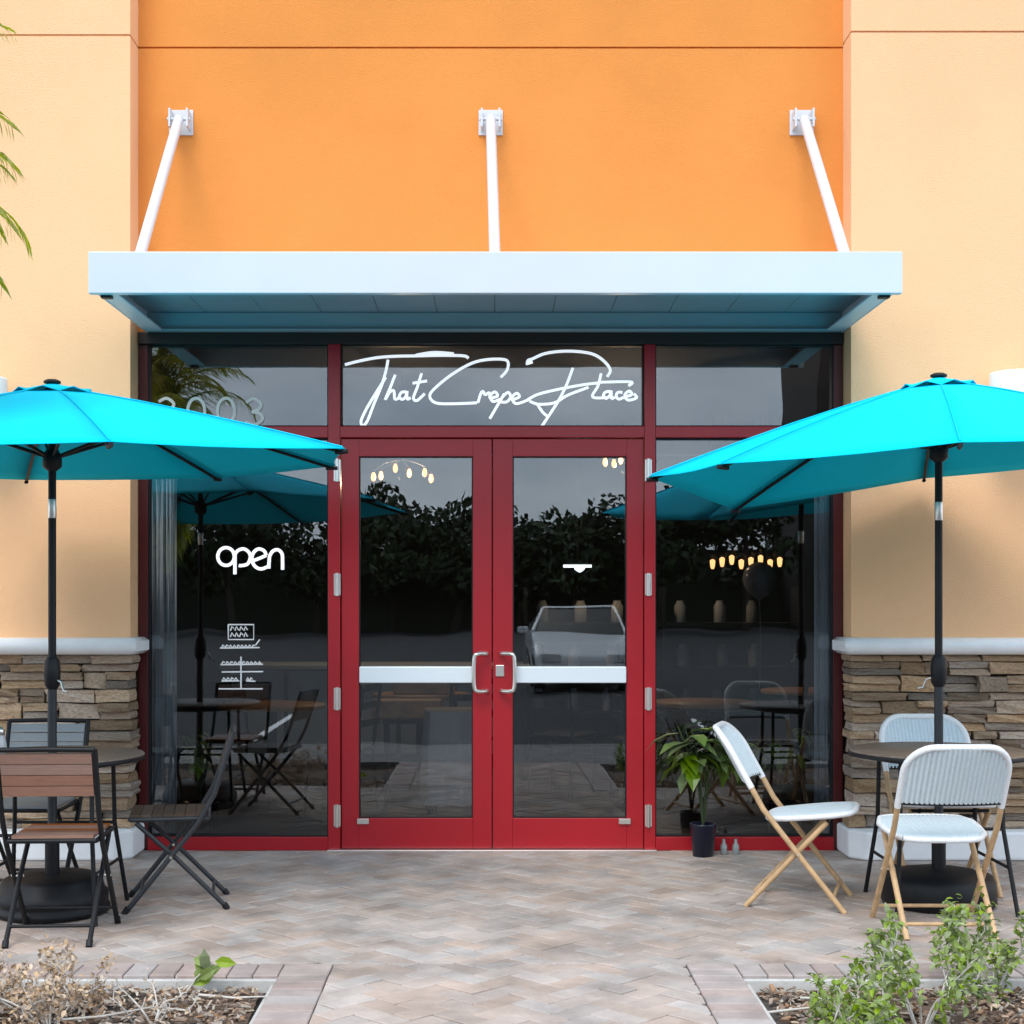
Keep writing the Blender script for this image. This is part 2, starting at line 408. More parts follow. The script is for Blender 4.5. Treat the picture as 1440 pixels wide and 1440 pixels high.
def pier(sg):
    X = lambda a: sg * a
    def bx(mb, a, b, y0, y1, z0, z1): mb.box((min(X(a), X(b)), y0, z0), (max(X(a), X(b)), y1, z1))
    mb = MB(); bx(mb, 2.1, 7, -.2, .3, 1.22, 4.774 + (.02 if sg > 0 else 0)); bx(mb, 2.1, 7, -.2, .3, 4.786 + (.02 if sg > 0 else 0), 7.0)
    bx(mb, 2.112, 6.99, -.188, .29, 4.77, 4.81)
    p = mb.build('pier', 'peach', bld)
    tag(p, 'peach stucco pier with stone base on the %s of the entrance' % ('left' if sg < 0 else 'right'))
    mb = MB(); bx(mb, 2.12, 7, -.2, .3, 0, 1.215); mb.build('mortar_backing', 'stonebed', p)
    # rounded ledge
    prof = []
    for k in range(13):
        a = -math.pi / 2 + math.pi * k / 12; prof.append((-.30 - .062 * math.cos(a), 1.222 + .048 * math.sin(a)))
    prof += [(.0, 1.27), (.0, 1.174)]
    mb = MB(); n = len(prof)
    xs = [X(2.035), X(2.06), X(2.55), X(7)]
    vs = []
    for i, x in enumerate(xs):
        s = .6 if i == 0 else 1
        for (y, z) in prof:
            vs.append((x, -.30 + (y + .30) * s if y < -.1 else y, 1.222 + (z - 1.222) * s))
    fs = [(i * n + k, i * n + (k + 1) % n, (i + 1) * n + (k + 1) % n, (i + 1) * n + k) for i in range(3) for k in range(n)]
    mb.add(vs, fs, True); mb.add(vs[:n], [tuple(range(n))]); mb.add(vs[-n:], [tuple(range(n))])
    mb.build('ledge', 'trim', p)
    mb = MB(); y0, y1 = -.385, .0
    poly = [(X(2.06), -.0), (X(2.06), -.30), (X(2.145), -.385), (X(7), -.385), (X(7), 0)]
    mb.prism(poly, 0.0, .165); mb.build('plinth', 'trim', p, bevel=.015)
    z = .168; row = 0
    while z < 1.165:
        h = random.choice((.045, .055, .065, .08, .10)); h = min(h, 1.172 - z)
        if 1.172 - z - h < .03: h = 1.172 - z
        x = 2.085 + random.uniform(-.015, .012)
        lim = 3.6
        while x < lim:
            w = random.uniform(.12, .42)
            if h > .075: w *= .8
            splits = [(z, h)] if (h < .07 or random.random() < .55) else [(z, h * .5), (z + h * .5, h * .5)]
            for (zz, hh) in splits:
                dp = .2 + random.uniform(-.028, .03); yb = -.06
                o = link('stone', random.choice(STONE_MESH), p, (X(x + w / 2), yb - dp / 2, zz + hh / 2), (0, 0, random.uniform(-.02, .02)), (w * .97, dp, hh * .88))
            x += w
        z += h; row += 1
    mb = MB(); mb.box((min(X(3.6), X(7)), -.25, .17), (max(X(3.6), X(7)), -.201, 1.17)); mb.build('stone_field', 'stone', p)
    return p
pier(-1); pier(1)

# storefront frame: z levels
fx = lambda p: (p - 690) / 236
fz = lambda p: 1.496 - (p - 842) / 236
fr = MB()
def bar(x0, x1, z0, z1, y0=-.03, y1=.10): fr.box((x0, y0, z0), (x1, y1, z1))
XL, XR = -2.095, 2.095
JL0, JL1, JR0, JR1 = fx(462), fx(479), fx(905.5), fx(921)
ZT, ZH = fz(600), fz(616)
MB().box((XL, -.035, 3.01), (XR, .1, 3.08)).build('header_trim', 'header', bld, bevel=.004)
MB().box((XL, -.012, 0), (-2.04, .1, 3.009)).build('jamb', 'shadedred', bld, bevel=.003); MB().box((2.04, -.012, 0), (XR, .1, 3.009)).build('jamb', 'shadedred', bld, bevel=.003)
bar(JL0, JL1, 0, 3.009); bar(JR0, JR1, 0, 3.009)
bar(-2.039, JL0 - .001, ZH, ZT); bar(JR1 + .001, 2.039, ZH, ZT); bar(JL1 + .001, JR0 - .001, ZH, ZT, -.035)
bar(-2.039, JL0 - .001, 0, .08); bar(JR1 + .001, 2.039, 0, .08)
fr.build('window_frame', 'red', bld, bevel=.004)
# black gasket inside each opening
gk = MB()
for (x0, x1, z0, z1) in ((-2.04, JL0, .08, ZH), (JR1, 2.04, .08, ZH), (-2.04, JL0, ZT, 3.01), (JL1, JR0, ZT, 3.01), (JR1, 2.04, ZT, 3.01)):
    t = .008
    gk.box((x0, .0, z0), (x0 + t, .06, z1)); gk.box((x1 - t, .0, z0), (x1, .06, z1)); gk.box((x0 + t, .0, z0), (x1 - t, .06, z0 + t)); gk.box((x0 + t, .0, z1 - t), (x1 - t, .06, z1))
gk.build('gasket', 'plastic', bld)
def pane(x0, x1, z0, z1, y=.03, parent=bld, name='glass_pane'):
    return MB().box((x0, y, z0), (x1, y + .006, z1)).build(name, 'glass', parent)
e = .002
pane_l = pane(-2.04 + e, JL0 - e, .08 + e, ZH - e); pane_r = pane(JR1 + e, 2.04 - e, .08 + e, ZH - e)
tr_l = pane(-2.04 + e, JL0 - e, ZT + e, 3.01 - e); tr_c = pane(JL1 + e, JR0 - e, ZT + e, 3.01 - e); tr_r = pane(JR1 + e, 2.04 - e, ZT + e, 3.01 - e)

def ribbon(mb, pts, w, y=.024, th=.003):
    pts = [Vector((p[0], p[1])) for p in pts]; n = len(pts)
    Lf, Rt = [], []
    for i, p in enumerate(pts):
        t = pts[min(i + 1, n - 1)] - pts[max(i - 1, 0)]
        t = t.normalized() if t.length > 1e-6 else Vector((1, 0))
        q = Vector((-t.y, t.x)) * (w[i] if isinstance(w, list) else w) / 2
        Lf.append(p + q); Rt.append(p - q)
    ys = [y - .0035 * i / n for i in range(n)]
    vs = [(a.x, q, a.y) for a, q in zip(Lf, ys)] + [(a.x, q - .0002, a.y) for a, q in zip(Rt, ys)] + [(a.x, y + th, a.y) for a in Lf] + [(a.x, y + th, a.y) for a in Rt]
    fs = []
    for i in range(n - 1):
        fs += [(i, i + 1, n + i + 1, n + i), (2 * n + i, 3 * n + i, 3 * n + i + 1, 2 * n + i + 1), (i, 2 * n + i, 2 * n + i + 1, i + 1), (n + i, n + i + 1, 3 * n + i + 1, 3 * n + i)]
    fs += [(0, n, 3 * n, 2 * n), (n - 1, 3 * n - 1, 4 * n - 1, 2 * n - 1)]
    mb.add(vs, fs)
YG = .024
def strokes(lst, ox, oy, sc, w, name, m, parent, sm=True):
    mb = MB()
    for i, s in enumerate(lst):
        q = [Vector(px(ox + a / sc, oy + b / sc, YG)) for a, b in s]
        q = smooth(q, 6) if sm else q
        ribbon(mb, q, w, YG - .0006 * (i % 7))
    return mb.build(name, m, parent)
SIGN = [
 [(78,134),(140,118),(220,103),(300,97),(400,95),(500,93),(600,95),(622,106)], [(390,92),(470,80),(558,86)],
 [(268,112),(258,165),(238,230),(205,310),(178,380),(158,402),(150,380),(178,320),(222,248),(258,190)],
 [(300,178),(278,235),(256,288),(276,255),(294,250),(298,285),(315,282)],
 [(350,254),(328,256),(318,275),(330,287),(346,275),(352,252),(352,285),(368,280)],
 [(416,172),(396,236),(380,280),(396,292),(430,262)], [(376,216),(440,206)],
 [(764,190),(792,158),(796,122),(770,110),(700,112),(636,128),(560,170),(492,222),(452,268),(478,302),(560,306),(660,302)],
 [(664,302),(676,262),(686,252),(696,266),(714,258),(716,282)],
 [(716,282),(750,272),(738,254),(718,272),(730,296),(762,286)],
 [(780,262),(752,310),(716,372)], [(772,276),(796,256),(808,276),(790,298),(762,298)],
 [(812,290),(846,276),(834,260),(814,280),(832,306),(884,290)],
 [(880,134),(884,116),(905,108),(960,85),(1040,75),(1120,78),(1180,92),(1225,125),(1246,160),(1232,188)], [(876,130),(905,122)],
 [(880,290),(930,264),(1030,240),(1130,222),(1200,214)], [(890,294),(930,308),(1000,302),(1060,268),(1150,234)], [(1082,148),(1055,220),(1020,290),(975,360),(945,405)], [(926,310),(950,345),(972,362)],
 [(1206,172),(1192,228),(1168,276),(1230,280)], [(1194,212),(1336,210),(1326,228)],
 [(1248,252),(1226,254),(1216,270),(1228,282),(1244,270),(1250,250),(1252,282),(1266,278)],
 [(1300,256),(1280,256),(1272,272),(1284,286),(1304,278)],
 [(1308,276),(1340,266),(1330,250),(1310,268),(1324,290),(1362,280),(1350,262)]]
tag(strokes(SIGN, 460, 470, 3.13, .0165, 'script_lettering', 'glowletter', tr_c), 'white handwritten shop name with an added glow across the transom glass')
OPEN = [[(635 + 58 * math.cos(a), 708 + 62 * math.sin(a)) for a in [i * math.pi / 8 for i in range(17)]],
 [(697, 690), (697, 760), (697, 832)], [(698, 690), (720, 665), (760, 655), (795, 680), (805, 715), (785, 760), (740, 772), (725, 770)],
 [(822, 738), (870, 720), (916, 700)], [(916, 700), (900, 668), (862, 655), (828, 680), (815, 725), (836, 775), (880, 795), (932, 776)],
 [(934, 792), (936, 740), (942, 700), (966, 668), (1000, 662), (1026, 690), (1030, 745), (1030, 800)]]
tag(strokes(OPEN, 190, 640, 4.966, .019, 'open_lettering', 'glowletter', pane_l), 'white lowercase lettering reading open')
def scrib(x0, x1, y, h, step):
    n = int((x1 - x0) / step); return [[(x0 + i * step, y + h), (x0 + (i + .35) * step, y - h), (x0 + (i + .8) * step, y + h * random.uniform(-.5, 1))] for i in range(n)]
H = [[(963, 55), (1070, 55), (1070, 118), (963, 118), (963, 55)]] + scrib(972, 1066, 72, 9, 19) + scrib(972, 1066, 98, 9, 19)
H += [[(928, 154), (1095, 152)]] + scrib(935, 1080, 147, 6, 16) + [[(1078, 142), (1096, 118)]]
H += [[(1017, 190), (1017, 325)], [(922, 326), (1108, 326)], [(935, 255), (1110, 253)], [(930, 224), (1110, 222)], [(935, 293), (1010, 292)], [(1040, 293), (1078, 294)]] + scrib(935, 1105, 217, 6, 17) + scrib(938, 1010, 285, 6, 17) + scrib(1040, 1080, 285, 6, 14)
tag(strokes(H, 0, 860, 3, .008, 'hours_notice', 'vinyl', pane_l, False), 'small white printed opening-hours panel low on the glass')
def ell(cx, cy, rx, ry): return [(cx + rx * math.cos(a), cy + ry * math.sin(a)) for a in [i * math.pi / 10 for i in range(21)]]
def three(cx, cy): return [(cx - 11, cy - 13), (cx, cy - 18), (cx + 10, cy - 11), (cx + 7, cy - 3), (cx - 2, cy), (cx + 9, cy + 3), (cx + 12, cy + 11), (cx + 2, cy + 18), (cx - 12, cy + 14)]
NUM = [three(234, 578), ell(276, 578, 12, 18), ell(318, 578, 12, 18), three(357, 579)]
tag(strokes(NUM, 0, 0, 1, .018, 'street_number', 'vinylcream', tr_l), 'street number 3003 in pale digits')

# doors
def door(sg):
    x_in, x_out = (fx(691.5), fx(480.5)) if sg < 0 else (fx(693), fx(904.5))
    gi, go = (fx(665), fx(505)) if sg < 0 else (fx(721), fx(881))
    z0, z1, g0, g1 = .012, ZH - .006, fz(1150), fz(642)
    a, b = min(x_in, x_out), max(x_in, x_out); c, d = min(gi, go), max(gi, go)
    mb = MB(); Y0, Y1 = -.012, .034
    mb.box((a, Y0, z0), (c, Y1, z1)); mb.box((d, Y0, z0), (b, Y1, z1)); mb.box((c, Y0 + .0005, z0), (d, Y1, g0)); mb.box((c, Y0 + .0005, g1), (d, Y1, z1))
    D = mb.build('door', 'red', bld, bevel=.003)
    tag(D, 'red double door leaf, %s one' % ('left' if sg < 0 else 'right'))
    g = MB().box((c - .004, .008, g0 - .004), (d + .004, .014, g1 + .004)).build('glass', 'glass', D)
    t = .007; s = MB()
    for q in ((c, c + t, g0, g1), (d - t, d, g0, g1), (c + t, d - t, g0, g0 + t), (c + t, d - t, g1 - t, g1)): s.box((q[0], -.006, q[2]), (q[1], .0285, q[3]))
    s.build('glazing_bead', 'plastic', D)
    MB().box((c + .004, -.040, fz(960)), (d - .004, .0065, fz(937))).build('push_bar', 'bar', D, bevel=.006)
    # C shaped pull
    hx = fx(684) if sg < 0 else fx(706); hx2 = fx(667) if sg < 0 else fx(723)
    zt, zb = fz(919), fz(971); mb = MB()
    pts = [(hx, -.012, zt), (hx, -.05, zt + .001), (hx + (hx2 - hx) * .7, -.085, zt), (hx2, -.09, zt - .03), (hx2, -.09, zb + .03), (hx + (hx2 - hx) * .7, -.085, zb), (hx, -.05, zb - .001), (hx, -.012, zb)]
    mb.tube(smooth(pts, 4), .0125, 10); mb.lathe([(.02, 0), (.02, .01)], (hx, 0, 0), 12) if False else None
    mb.build('handle', 'silver', D)
    if sg > 0: 
        MB().box((fx(697), -.022, fz(951)), (fx(709), -.0125, fz(935))).build('lock', 'silver', D, bevel=.003)
    for yy in (662, 822, 982, 1146):
        hxx = fx(475) if sg < 0 else fx(911)
        mb = MB().tube([(hxx, -.042, fz(yy + 16)), (hxx, -.042, fz(yy - 16))], .011, 10)
        mb.box((hxx - .02, -.036, fz(yy + 15)), (hxx + .02, -.0305, fz(yy - 15))); mb.build('hinge', 'silver', D)
    cx = fx(511) if sg < 0 else fx(878)
    MB().box((cx - .035, -.03, fz(1158)), (cx + .035, -.0125, fz(1150.5))).build('door_clip', 'silver', D, bevel=.002)
door(-1); door(1)
MB().box((fx(462), -.075, -.02), (fx(922), .1, .010)).build('threshold', 'silver', bld, bevel=.003)

# interior shell
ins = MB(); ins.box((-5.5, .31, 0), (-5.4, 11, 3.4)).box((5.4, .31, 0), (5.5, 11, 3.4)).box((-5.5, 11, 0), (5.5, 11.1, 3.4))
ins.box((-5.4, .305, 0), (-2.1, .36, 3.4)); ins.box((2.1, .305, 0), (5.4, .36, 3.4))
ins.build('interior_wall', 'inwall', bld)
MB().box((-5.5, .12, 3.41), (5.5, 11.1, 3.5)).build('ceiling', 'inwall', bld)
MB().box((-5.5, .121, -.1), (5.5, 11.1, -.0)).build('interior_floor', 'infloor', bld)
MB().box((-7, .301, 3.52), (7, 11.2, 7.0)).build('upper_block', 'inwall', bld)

# ---------------------------------------------------------------- awning
aw = empty('entrance_canopy', (0, -.01, 3.07), 0, 'flat white metal canopy hung on three rods above the red doors', 'awning')
def ap(mb, name, m, bevel=.004):
    o = mb.build(name, m, aw, bevel=bevel); o.location = (0 if name == 'support_rod' else .024, .01, -3.07); return o
AF = -1.22; AX = 2.068
ap(MB().box((-AX - .03, AF, 3.07), (AX + .03, AF + .05, 3.285)), 'fascia', 'white_metal')
for sg in (-1, 1):
    x0, x1 = sorted((sg * AX, sg * (AX - .012)))
    xa, xb = sorted((sg * (AX - .013), sg * (AX - .11)))
    mb = MB().box((x0, AF + .0505, 3.075), (x1, -.003, 3.28)); mb.box((xa, AF + .0505, 3.075), (xb, -.102, 3.088)); mb.box((xa, AF + .0505, 3.268), (xb, -.072, 3.28))
    ap(mb, 'side_channel', 'white_metal')
    a, b = sorted((sg * (AX - .02), sg * (AX - .075)))
    ap(MB().box((a, AF + .052, 3.058), (b, AF + .10, 3.074)), 'dark_gap_block', 'plastic', .001)  # black block paints in the dark gap at each front corner
ap(MB().box((-AX + .0135, -.07, 3.078), (AX - .0135, -.003, 3.19)).box((-AX + .0135, -.10, 3.078), (AX - .0135, -.071, 3.09)), 'rear_channel', 'soffit')
# soffit panels
n = 12
sp = (2 * AX - .028) / n
for i in range(n):
    x = -AX + .014 + i * sp
    me = MB().box((x + .0015, AF + .053, 3.192), (x + sp - .0015, -.004, 3.205))
    ap(me, 'soffit_panel', 'soffit', .002)
ap(MB().box((-AX + .111, AF + .052, 3.215), (AX - .111, -.004, 3.262)), 'deck', 'white_metal', 0)
for i, (xw, xb_, yb) in enumerate(((-1.843, -1.86, -1.02), (0, .022, -1.12), (1.852, 1.855, -1.10))):
    zt = 4.33
    mb = MB().tube([(xw, -.075, zt), (xb_, yb, 3.285)], .030, 14)
    rod = ap(mb, 'support_rod', 'white_metal', 0)
    mb = MB().box((xw - .072, -.012, zt - .075), (xw + .072, -.003, zt + .075)); mb.box((xw - .058, -.10, zt - .05), (xw - .046, -.0125, zt + .06)); mb.box((xw + .046, -.10, zt - .05), (xw + .058, -.0125, zt + .06))
    mb.tube([(xw - .068, -.075, zt), (xw + .068, -.075, zt)], .011, 8)
    br = mb.build('wall_bracket', 'white_metal', rod, bevel=.002)
    for dx in (-.06, .06):
        for dz in (-.06, .06): pass
    fp = MB().box((xb_ - .05, yb - .05, 3.281), (xb_ + .05, yb + .05, 3.292)).build('foot_plate', 'white_metal', rod)

# wall lights
for sg, lab in ((-1, 'pale round wall light at the left edge of the photo above the umbrella'), (1, 'pale round wall light at the right edge of the photo above the umbrella')):
    x, z0, z1 = (-2.91, 2.42, 2.755) if sg < 0 else (3.0, 2.44, 2.785)
    t = empty('wall_light', (x, -.2, z0), 0, lab, 'wall light', 'wall lights flanking the entrance')
    MB().lathe([(.11, 0), (.145, .0), (.15, .01), (.15, z1 - z0 - .01), (.145, z1 - z0), (.11, z1 - z0)], (0, -.19, 0), 32).build('lamp_body', 'trim', t)
    MB().box((-.06, -.05, .08), (.06, -.002, z1 - z0 - .08)).build('mounting_plate', 'trim', t, bevel=.004)
    MB().lathe([(.152, 0), (.152, .012)], (0, -.19, .16), 32).build('band', 'silver', t)

# ---------------------------------------------------------------- umbrellas
def umbrella(loc, tips, apex, label, crank_az):
    t = empty('patio_umbrella', loc, 0, label, 'umbrella', 'turquoise patio umbrellas')
    n = 8
    def P(k, s):
        a, r, z = tips[k % n]; a = R(a)
        return Vector((r * s * math.cos(a), r * s * math.sin(a), apex - .02 - (apex - .02 - z) * (s ** 1.18)))
    mb = MB(); NR, NA = 12, 5
    for k in range(n):
        vs = []
        for i in range(NR + 1):
            s = .10 + .90 * i / NR
            for j in range(NA + 1):
                u = j / NA; p = P(k, s).lerp(P(k + 1, s), u)
                sag = math.sin(math.pi * u) * s * .022
                vs.append((p.x * (1 - sag * .8), p.y * (1 - sag * .8), p.z - sag * .35 + .006))
        mb.add(vs, [(i * (NA + 1) + j, (i + 1) * (NA + 1) + j, (i + 1) * (NA + 1) + j + 1, i * (NA + 1) + j + 1) for i in range(NR) for j in range(NA)], True)
    can = mb.build('canopy', 'cyan', t)
    so = can.modifiers.new('thick', 'SOLIDIFY'); so.thickness = .002
    # vent cap
    mb = MB(); vs = [(0, 0, apex + .012)]
    for i in range(1, 5):
        for k in range(n):
            for j in range(2):
                u = j / 2; s = .135 * i / 4
                p = P(k, s).lerp(P(k + 1, s), u); w = (.018 * (1 if j == 0 else .2)) if i == 4 else 0
                vs.append((p.x, p.y, p.z + .026 - .010 * (i / 4) - w * .5 + (.018 if j and i == 4 else 0)))
    m = 2 * n
    mb.add(vs, [(0, 1 + k, 1 + (k + 1) % m) for k in range(m)] + [(1 + i * m + k, 1 + (i + 1) * m + k, 1 + (i + 1) * m + (k + 1) % m, 1 + i * m + (k + 1) % m) for i in range(3) for k in range(m)], True)
    c2 = mb.build('vent_flap', 'cyan', can); so = c2.modifiers.new('thick', 'SOLIDIFY'); so.thickness = .002
    MB().lathe([(.025, .004), (.04, .008), (.04, .018), (.025, .026), (.0, .028)], (0, 0, apex), 20).build('finial', 'plastic', t)
    hubz = apex - .34
    for k in range(n):
        pts = [P(k, s) - Vector((0, 0, .014)) for s in (.03, .2, .4, .6, .8, .985)]
        rb = MB().tube(pts, .0085, 6).build('rib', 'black', t)
        a = R(tips[k][0]); d = Vector((math.cos(a), math.sin(a), 0)); e = P(k, .42) - Vector((0, 0, .018))
        MB().tube([d * .04 + Vector((0, 0, hubz)), e], .0085, 6).build('strut', 'black', rb)
        MB().tube([P(k, s) + Vector((0, 0, .009)) for s in (.13, .3, .5, .7, .85, .99)], .0035, 5).build('seam', 'cyan', can)
        tp = P(k, 1)
        MB().tube([tp - d * .05 - Vector((0, 0, .01)), tp + d * .008 - Vector((0, 0, .008))], .011, 6).build('pocket', 'plastic', rb)
    MB().lathe([(.022, -.07), (.045, -.05), (.045, .0), (.03, .03), (.022, .03)], (0, 0, hubz), 16).build('runner', 'plastic', t)
    MB().lathe([(.022, -.05), (.05, -.04), (.05, -.0), (.02, .02)], (0, 0, apex - .03), 16).build('top_hub', 'plastic', t)
    MB().tube([(0, 0, 1.12), (0, 0, apex)], .0185, 14).build('upper_pole', 'black', t)
    MB().tube([(0, 0, .12), (0, 0, 1.1)], .0215, 14).build('lower_pole', 'gunmetal', t)
    MB().lathe([(.0195, 0), (.0205, .005), (.0205, .085), (.0195, .09)], (0, 0, 1.88), 14).build('tilt_button_collar', 'silver', t)
    c = MB().lathe([(.024, -.08), (.036, -.06), (.040, 0), (.036, .055), (.024, .075)], (0, 0, 1.145), 14)
    ca = R(crank_az); d = Vector((math.cos(ca), math.sin(ca), 0))
    ck = c.build('crank_housing', 'plastic', t)
    MB().tube([d * .03 + Vector((0, 0, 1.11)), d * .06 + Vector((0, 0, 1.10)), d * .075 + Vector((0, 0, 1.06)), d * .10 + Vector((0, 0, 1.055))], .006, 6).build('crank_handle', 'silver', ck)
    return t
TR = [(178, 1.42, 2.092), (128, 1.36, 1.994), (77, 1.34, 2.185), (32, 1.36, 2.24), (-13, 1.36, 2.25), (-58, 1.36, 2.18), (-103, 1.36, 2.12), (-148, 1.40, 2.085)]
TR = TR[::-1]
umbrella((2.195, -1.6, 0), TR, 2.575, 'turquoise umbrella over the table on the right, tilted towards the doors', 150)
TL = [(-158, 1.40, 2.13), (-112, 1.40, 2.10), (-65, 1.43, 2.105), (-22, 1.57, 2.149), (22, 1.40, 2.172), (66, 1.40, 2.172), (112, 1.40, 2.16), (158, 1.4, 2.15)]
umbrella((-2.09, -1.8, 0), TL, 2.515, 'turquoise umbrella over the table on the left, standing level', -30)
for loc, lab, kind in (((2.195, -1.6, 0), 'round black umbrella base under the right table', 0), ((-2.09, -1.8, 0), 'black ribbed umbrella base under the left table', 1)):
    t = empty('umbrella_base', loc, 0, lab, 'umbrella base', 'black umbrella bases')
    if kind == 0: mb = MB().lathe([(.26, 0), (.275, .02), (.27, .12), (.25, .15), (.15, .17), (.05, .175)], (0, 0, 0), 32)
    else: mb = MB().lathe([(.25, 0), (.27, .012), (.27, .035), (.255, .045), (.262, .06), (.262, .10), (.245, .115), (.235, .16), (.20, .18), (.06, .19)], (0, 0, 0), 32)
    mb.build('weight', 'plastic', t)
    MB().tube([(0, 0, .15), (0, 0, .42)], .034, 14).build('sleeve', 'plastic', t)
    MB().tube([(.03, 0, .36), (.07, 0, .36)], .012, 8).build('tightening_knob', 'plastic', t)

# ---------------------------------------------------------------- tables
def table(loc, lab, m='tabletop'):
    t = empty('bistro_table', loc, 0, lab, 'table', 'round bistro tables')
    MB().lathe([(.40, .728), (.415, .732), (.43, .738), (.43, .752), (.425, .756), (.0, .7565)], (0, 0, 0), 40).build('table_top', m, t)
    MB().lathe([(.30, .705), (.4325, .728), (.4335, .748), (.4305, .7485), (.4295, .737), (.30, .727)], (0, 0, 0), 40).build('rim', 'black', t)
    for sx in (-1, 1):
        for sy in (-1, 1):
            MB().tube([(sx * .24, sy * .20, .715), (sx * .245, sy * .21, .40), (sx * .285, sy * .30, .0)], .011, 8).build('leg', 'black', t)
    MB().tube([(-.245, -.21, .40), (.245, -.21, .40)], .008, 8).build('brace', 'black', t)
    MB().tube([(-.245, .21, .40), (.245, .21, .40)], .008, 8).build('brace', 'black', t)
    for sx in (-1, 1): MB().tube([(sx * .262, -.25, .22), (sx * .262, .25, .22)], .008, 8).build('brace', 'black', t)
    return t
table((2.195, -1.6, 0), 'round bistro table under the right umbrella, between white woven chairs')
table((-2.09, -1.8, 0), 'round bistro table under the left umbrella, between brown slatted chairs')
# shaker on left table
t = empty('salt_shaker', (-2.30, -1.92, .757), 0, 'small pale shaker standing on the left table', 'shaker')
MB().lathe([(.024, 0), (.030, .006), (.031, .05), (.024, .085), (.017, .10)], (0, 0, 0), 16).build('body', 'ceramic', t)
MB().lathe([(.018, .1005), (.023, .102), (.021, .125), (.008, .14), (.0, .141)], (0, 0, 0), 16).build('cap', 'silver', t)

# ---------------------------------------------------------------- slatted bistro chairs (facing +Y locally)
def slat_chair(loc, rz, lab, slatm='slat', framem='black'):
    t = empty('slatted_chair', loc, rz, lab, 'chair', 'slatted folding bistro chairs')
    hw, iw = .208, .178
    def ft(name, pts, r=.0115, flat=None, par=t): 
        return MB().tube([Vector(p) for p in pts], r, 8, flat=flat).build(name, framem, par)
    for s in (-1, 1):
        ft('back_leg', [(s * hw, .25, .012), (s * hw, -.08, .42), (s * hw, -.16, .56), (s * hw, -.25, .85)], .0125)
        ft('front_leg', [(s * iw, -.215, .012), (s * iw, .02, .25), (s * iw, .21, .425)], .0115)
        MB().tube([(s * hw, .262, 0), (s * hw, .243, .028)], .015, 8).build('foot', 'plastic', t)
        MB().tube([(s * iw, -.222, 0), (s * iw, -.205, .026)], .015, 8).build('foot', 'plastic', t)
        ft('seat_rail', [(s * .19, -.13, .442), (s * .19, .235, .442)], .011)
        MB().tube([(s * (hw + .012), .045, .262), (s * (iw - .014), .045, .262)], .007, 8).build('pivot', 'silver', t)
    ft('back_rail', [(-hw, -.25, .85), (0, -.254, .853), (hw, -.25, .85)], .0115)
    ft('stretcher', [(-hw, .19, .087), (hw, .19, .087)], .008); ft('stretcher', [(-iw, -.155, .078), (iw, -.155, .078)], .008)
    ft('seat_bar', [(-.19, .235, .442), (.19, .235, .442)], .011); ft('seat_bar', [(-.19, -.13, .442), (.19, -.13, .442)], .011)
    sl = MB().box((-.176, -.0245, -.007), (.176, .0245, .007)).mesh('slat', slatm)
    for i in range(7): link('slat', sl, t, (0, -.098 + i * .052, .457), (0, 0, 0))
    bs = MB().box((-.194, -.007, -.0225), (.194, .007, .0225)).mesh('back_slat', slatm)
    for i in range(4):
        z = .668 + i * .048; y = -.16 - (z - .56) * .09 / .29
        link('back_slat', bs, t, (0, y - .0, z + .0), (R(17), 0, 0))
    return t
slat_chair((-1.915, -2.30, 0), R(3), 'brown slatted chair seen from behind at the left table, nearest the camera')
slat_chair((-1.518, -1.58, 0), R(100), 'dark stained slatted chair turned sideways beside the left table, back towards the doors', framem='gunmetal', slatm='darkslat')
slat_chair((-2.34, -1.25, 0), R(180), 'grey-backed slatted chair behind the left table, against the stone pier', slatm='greyslat')

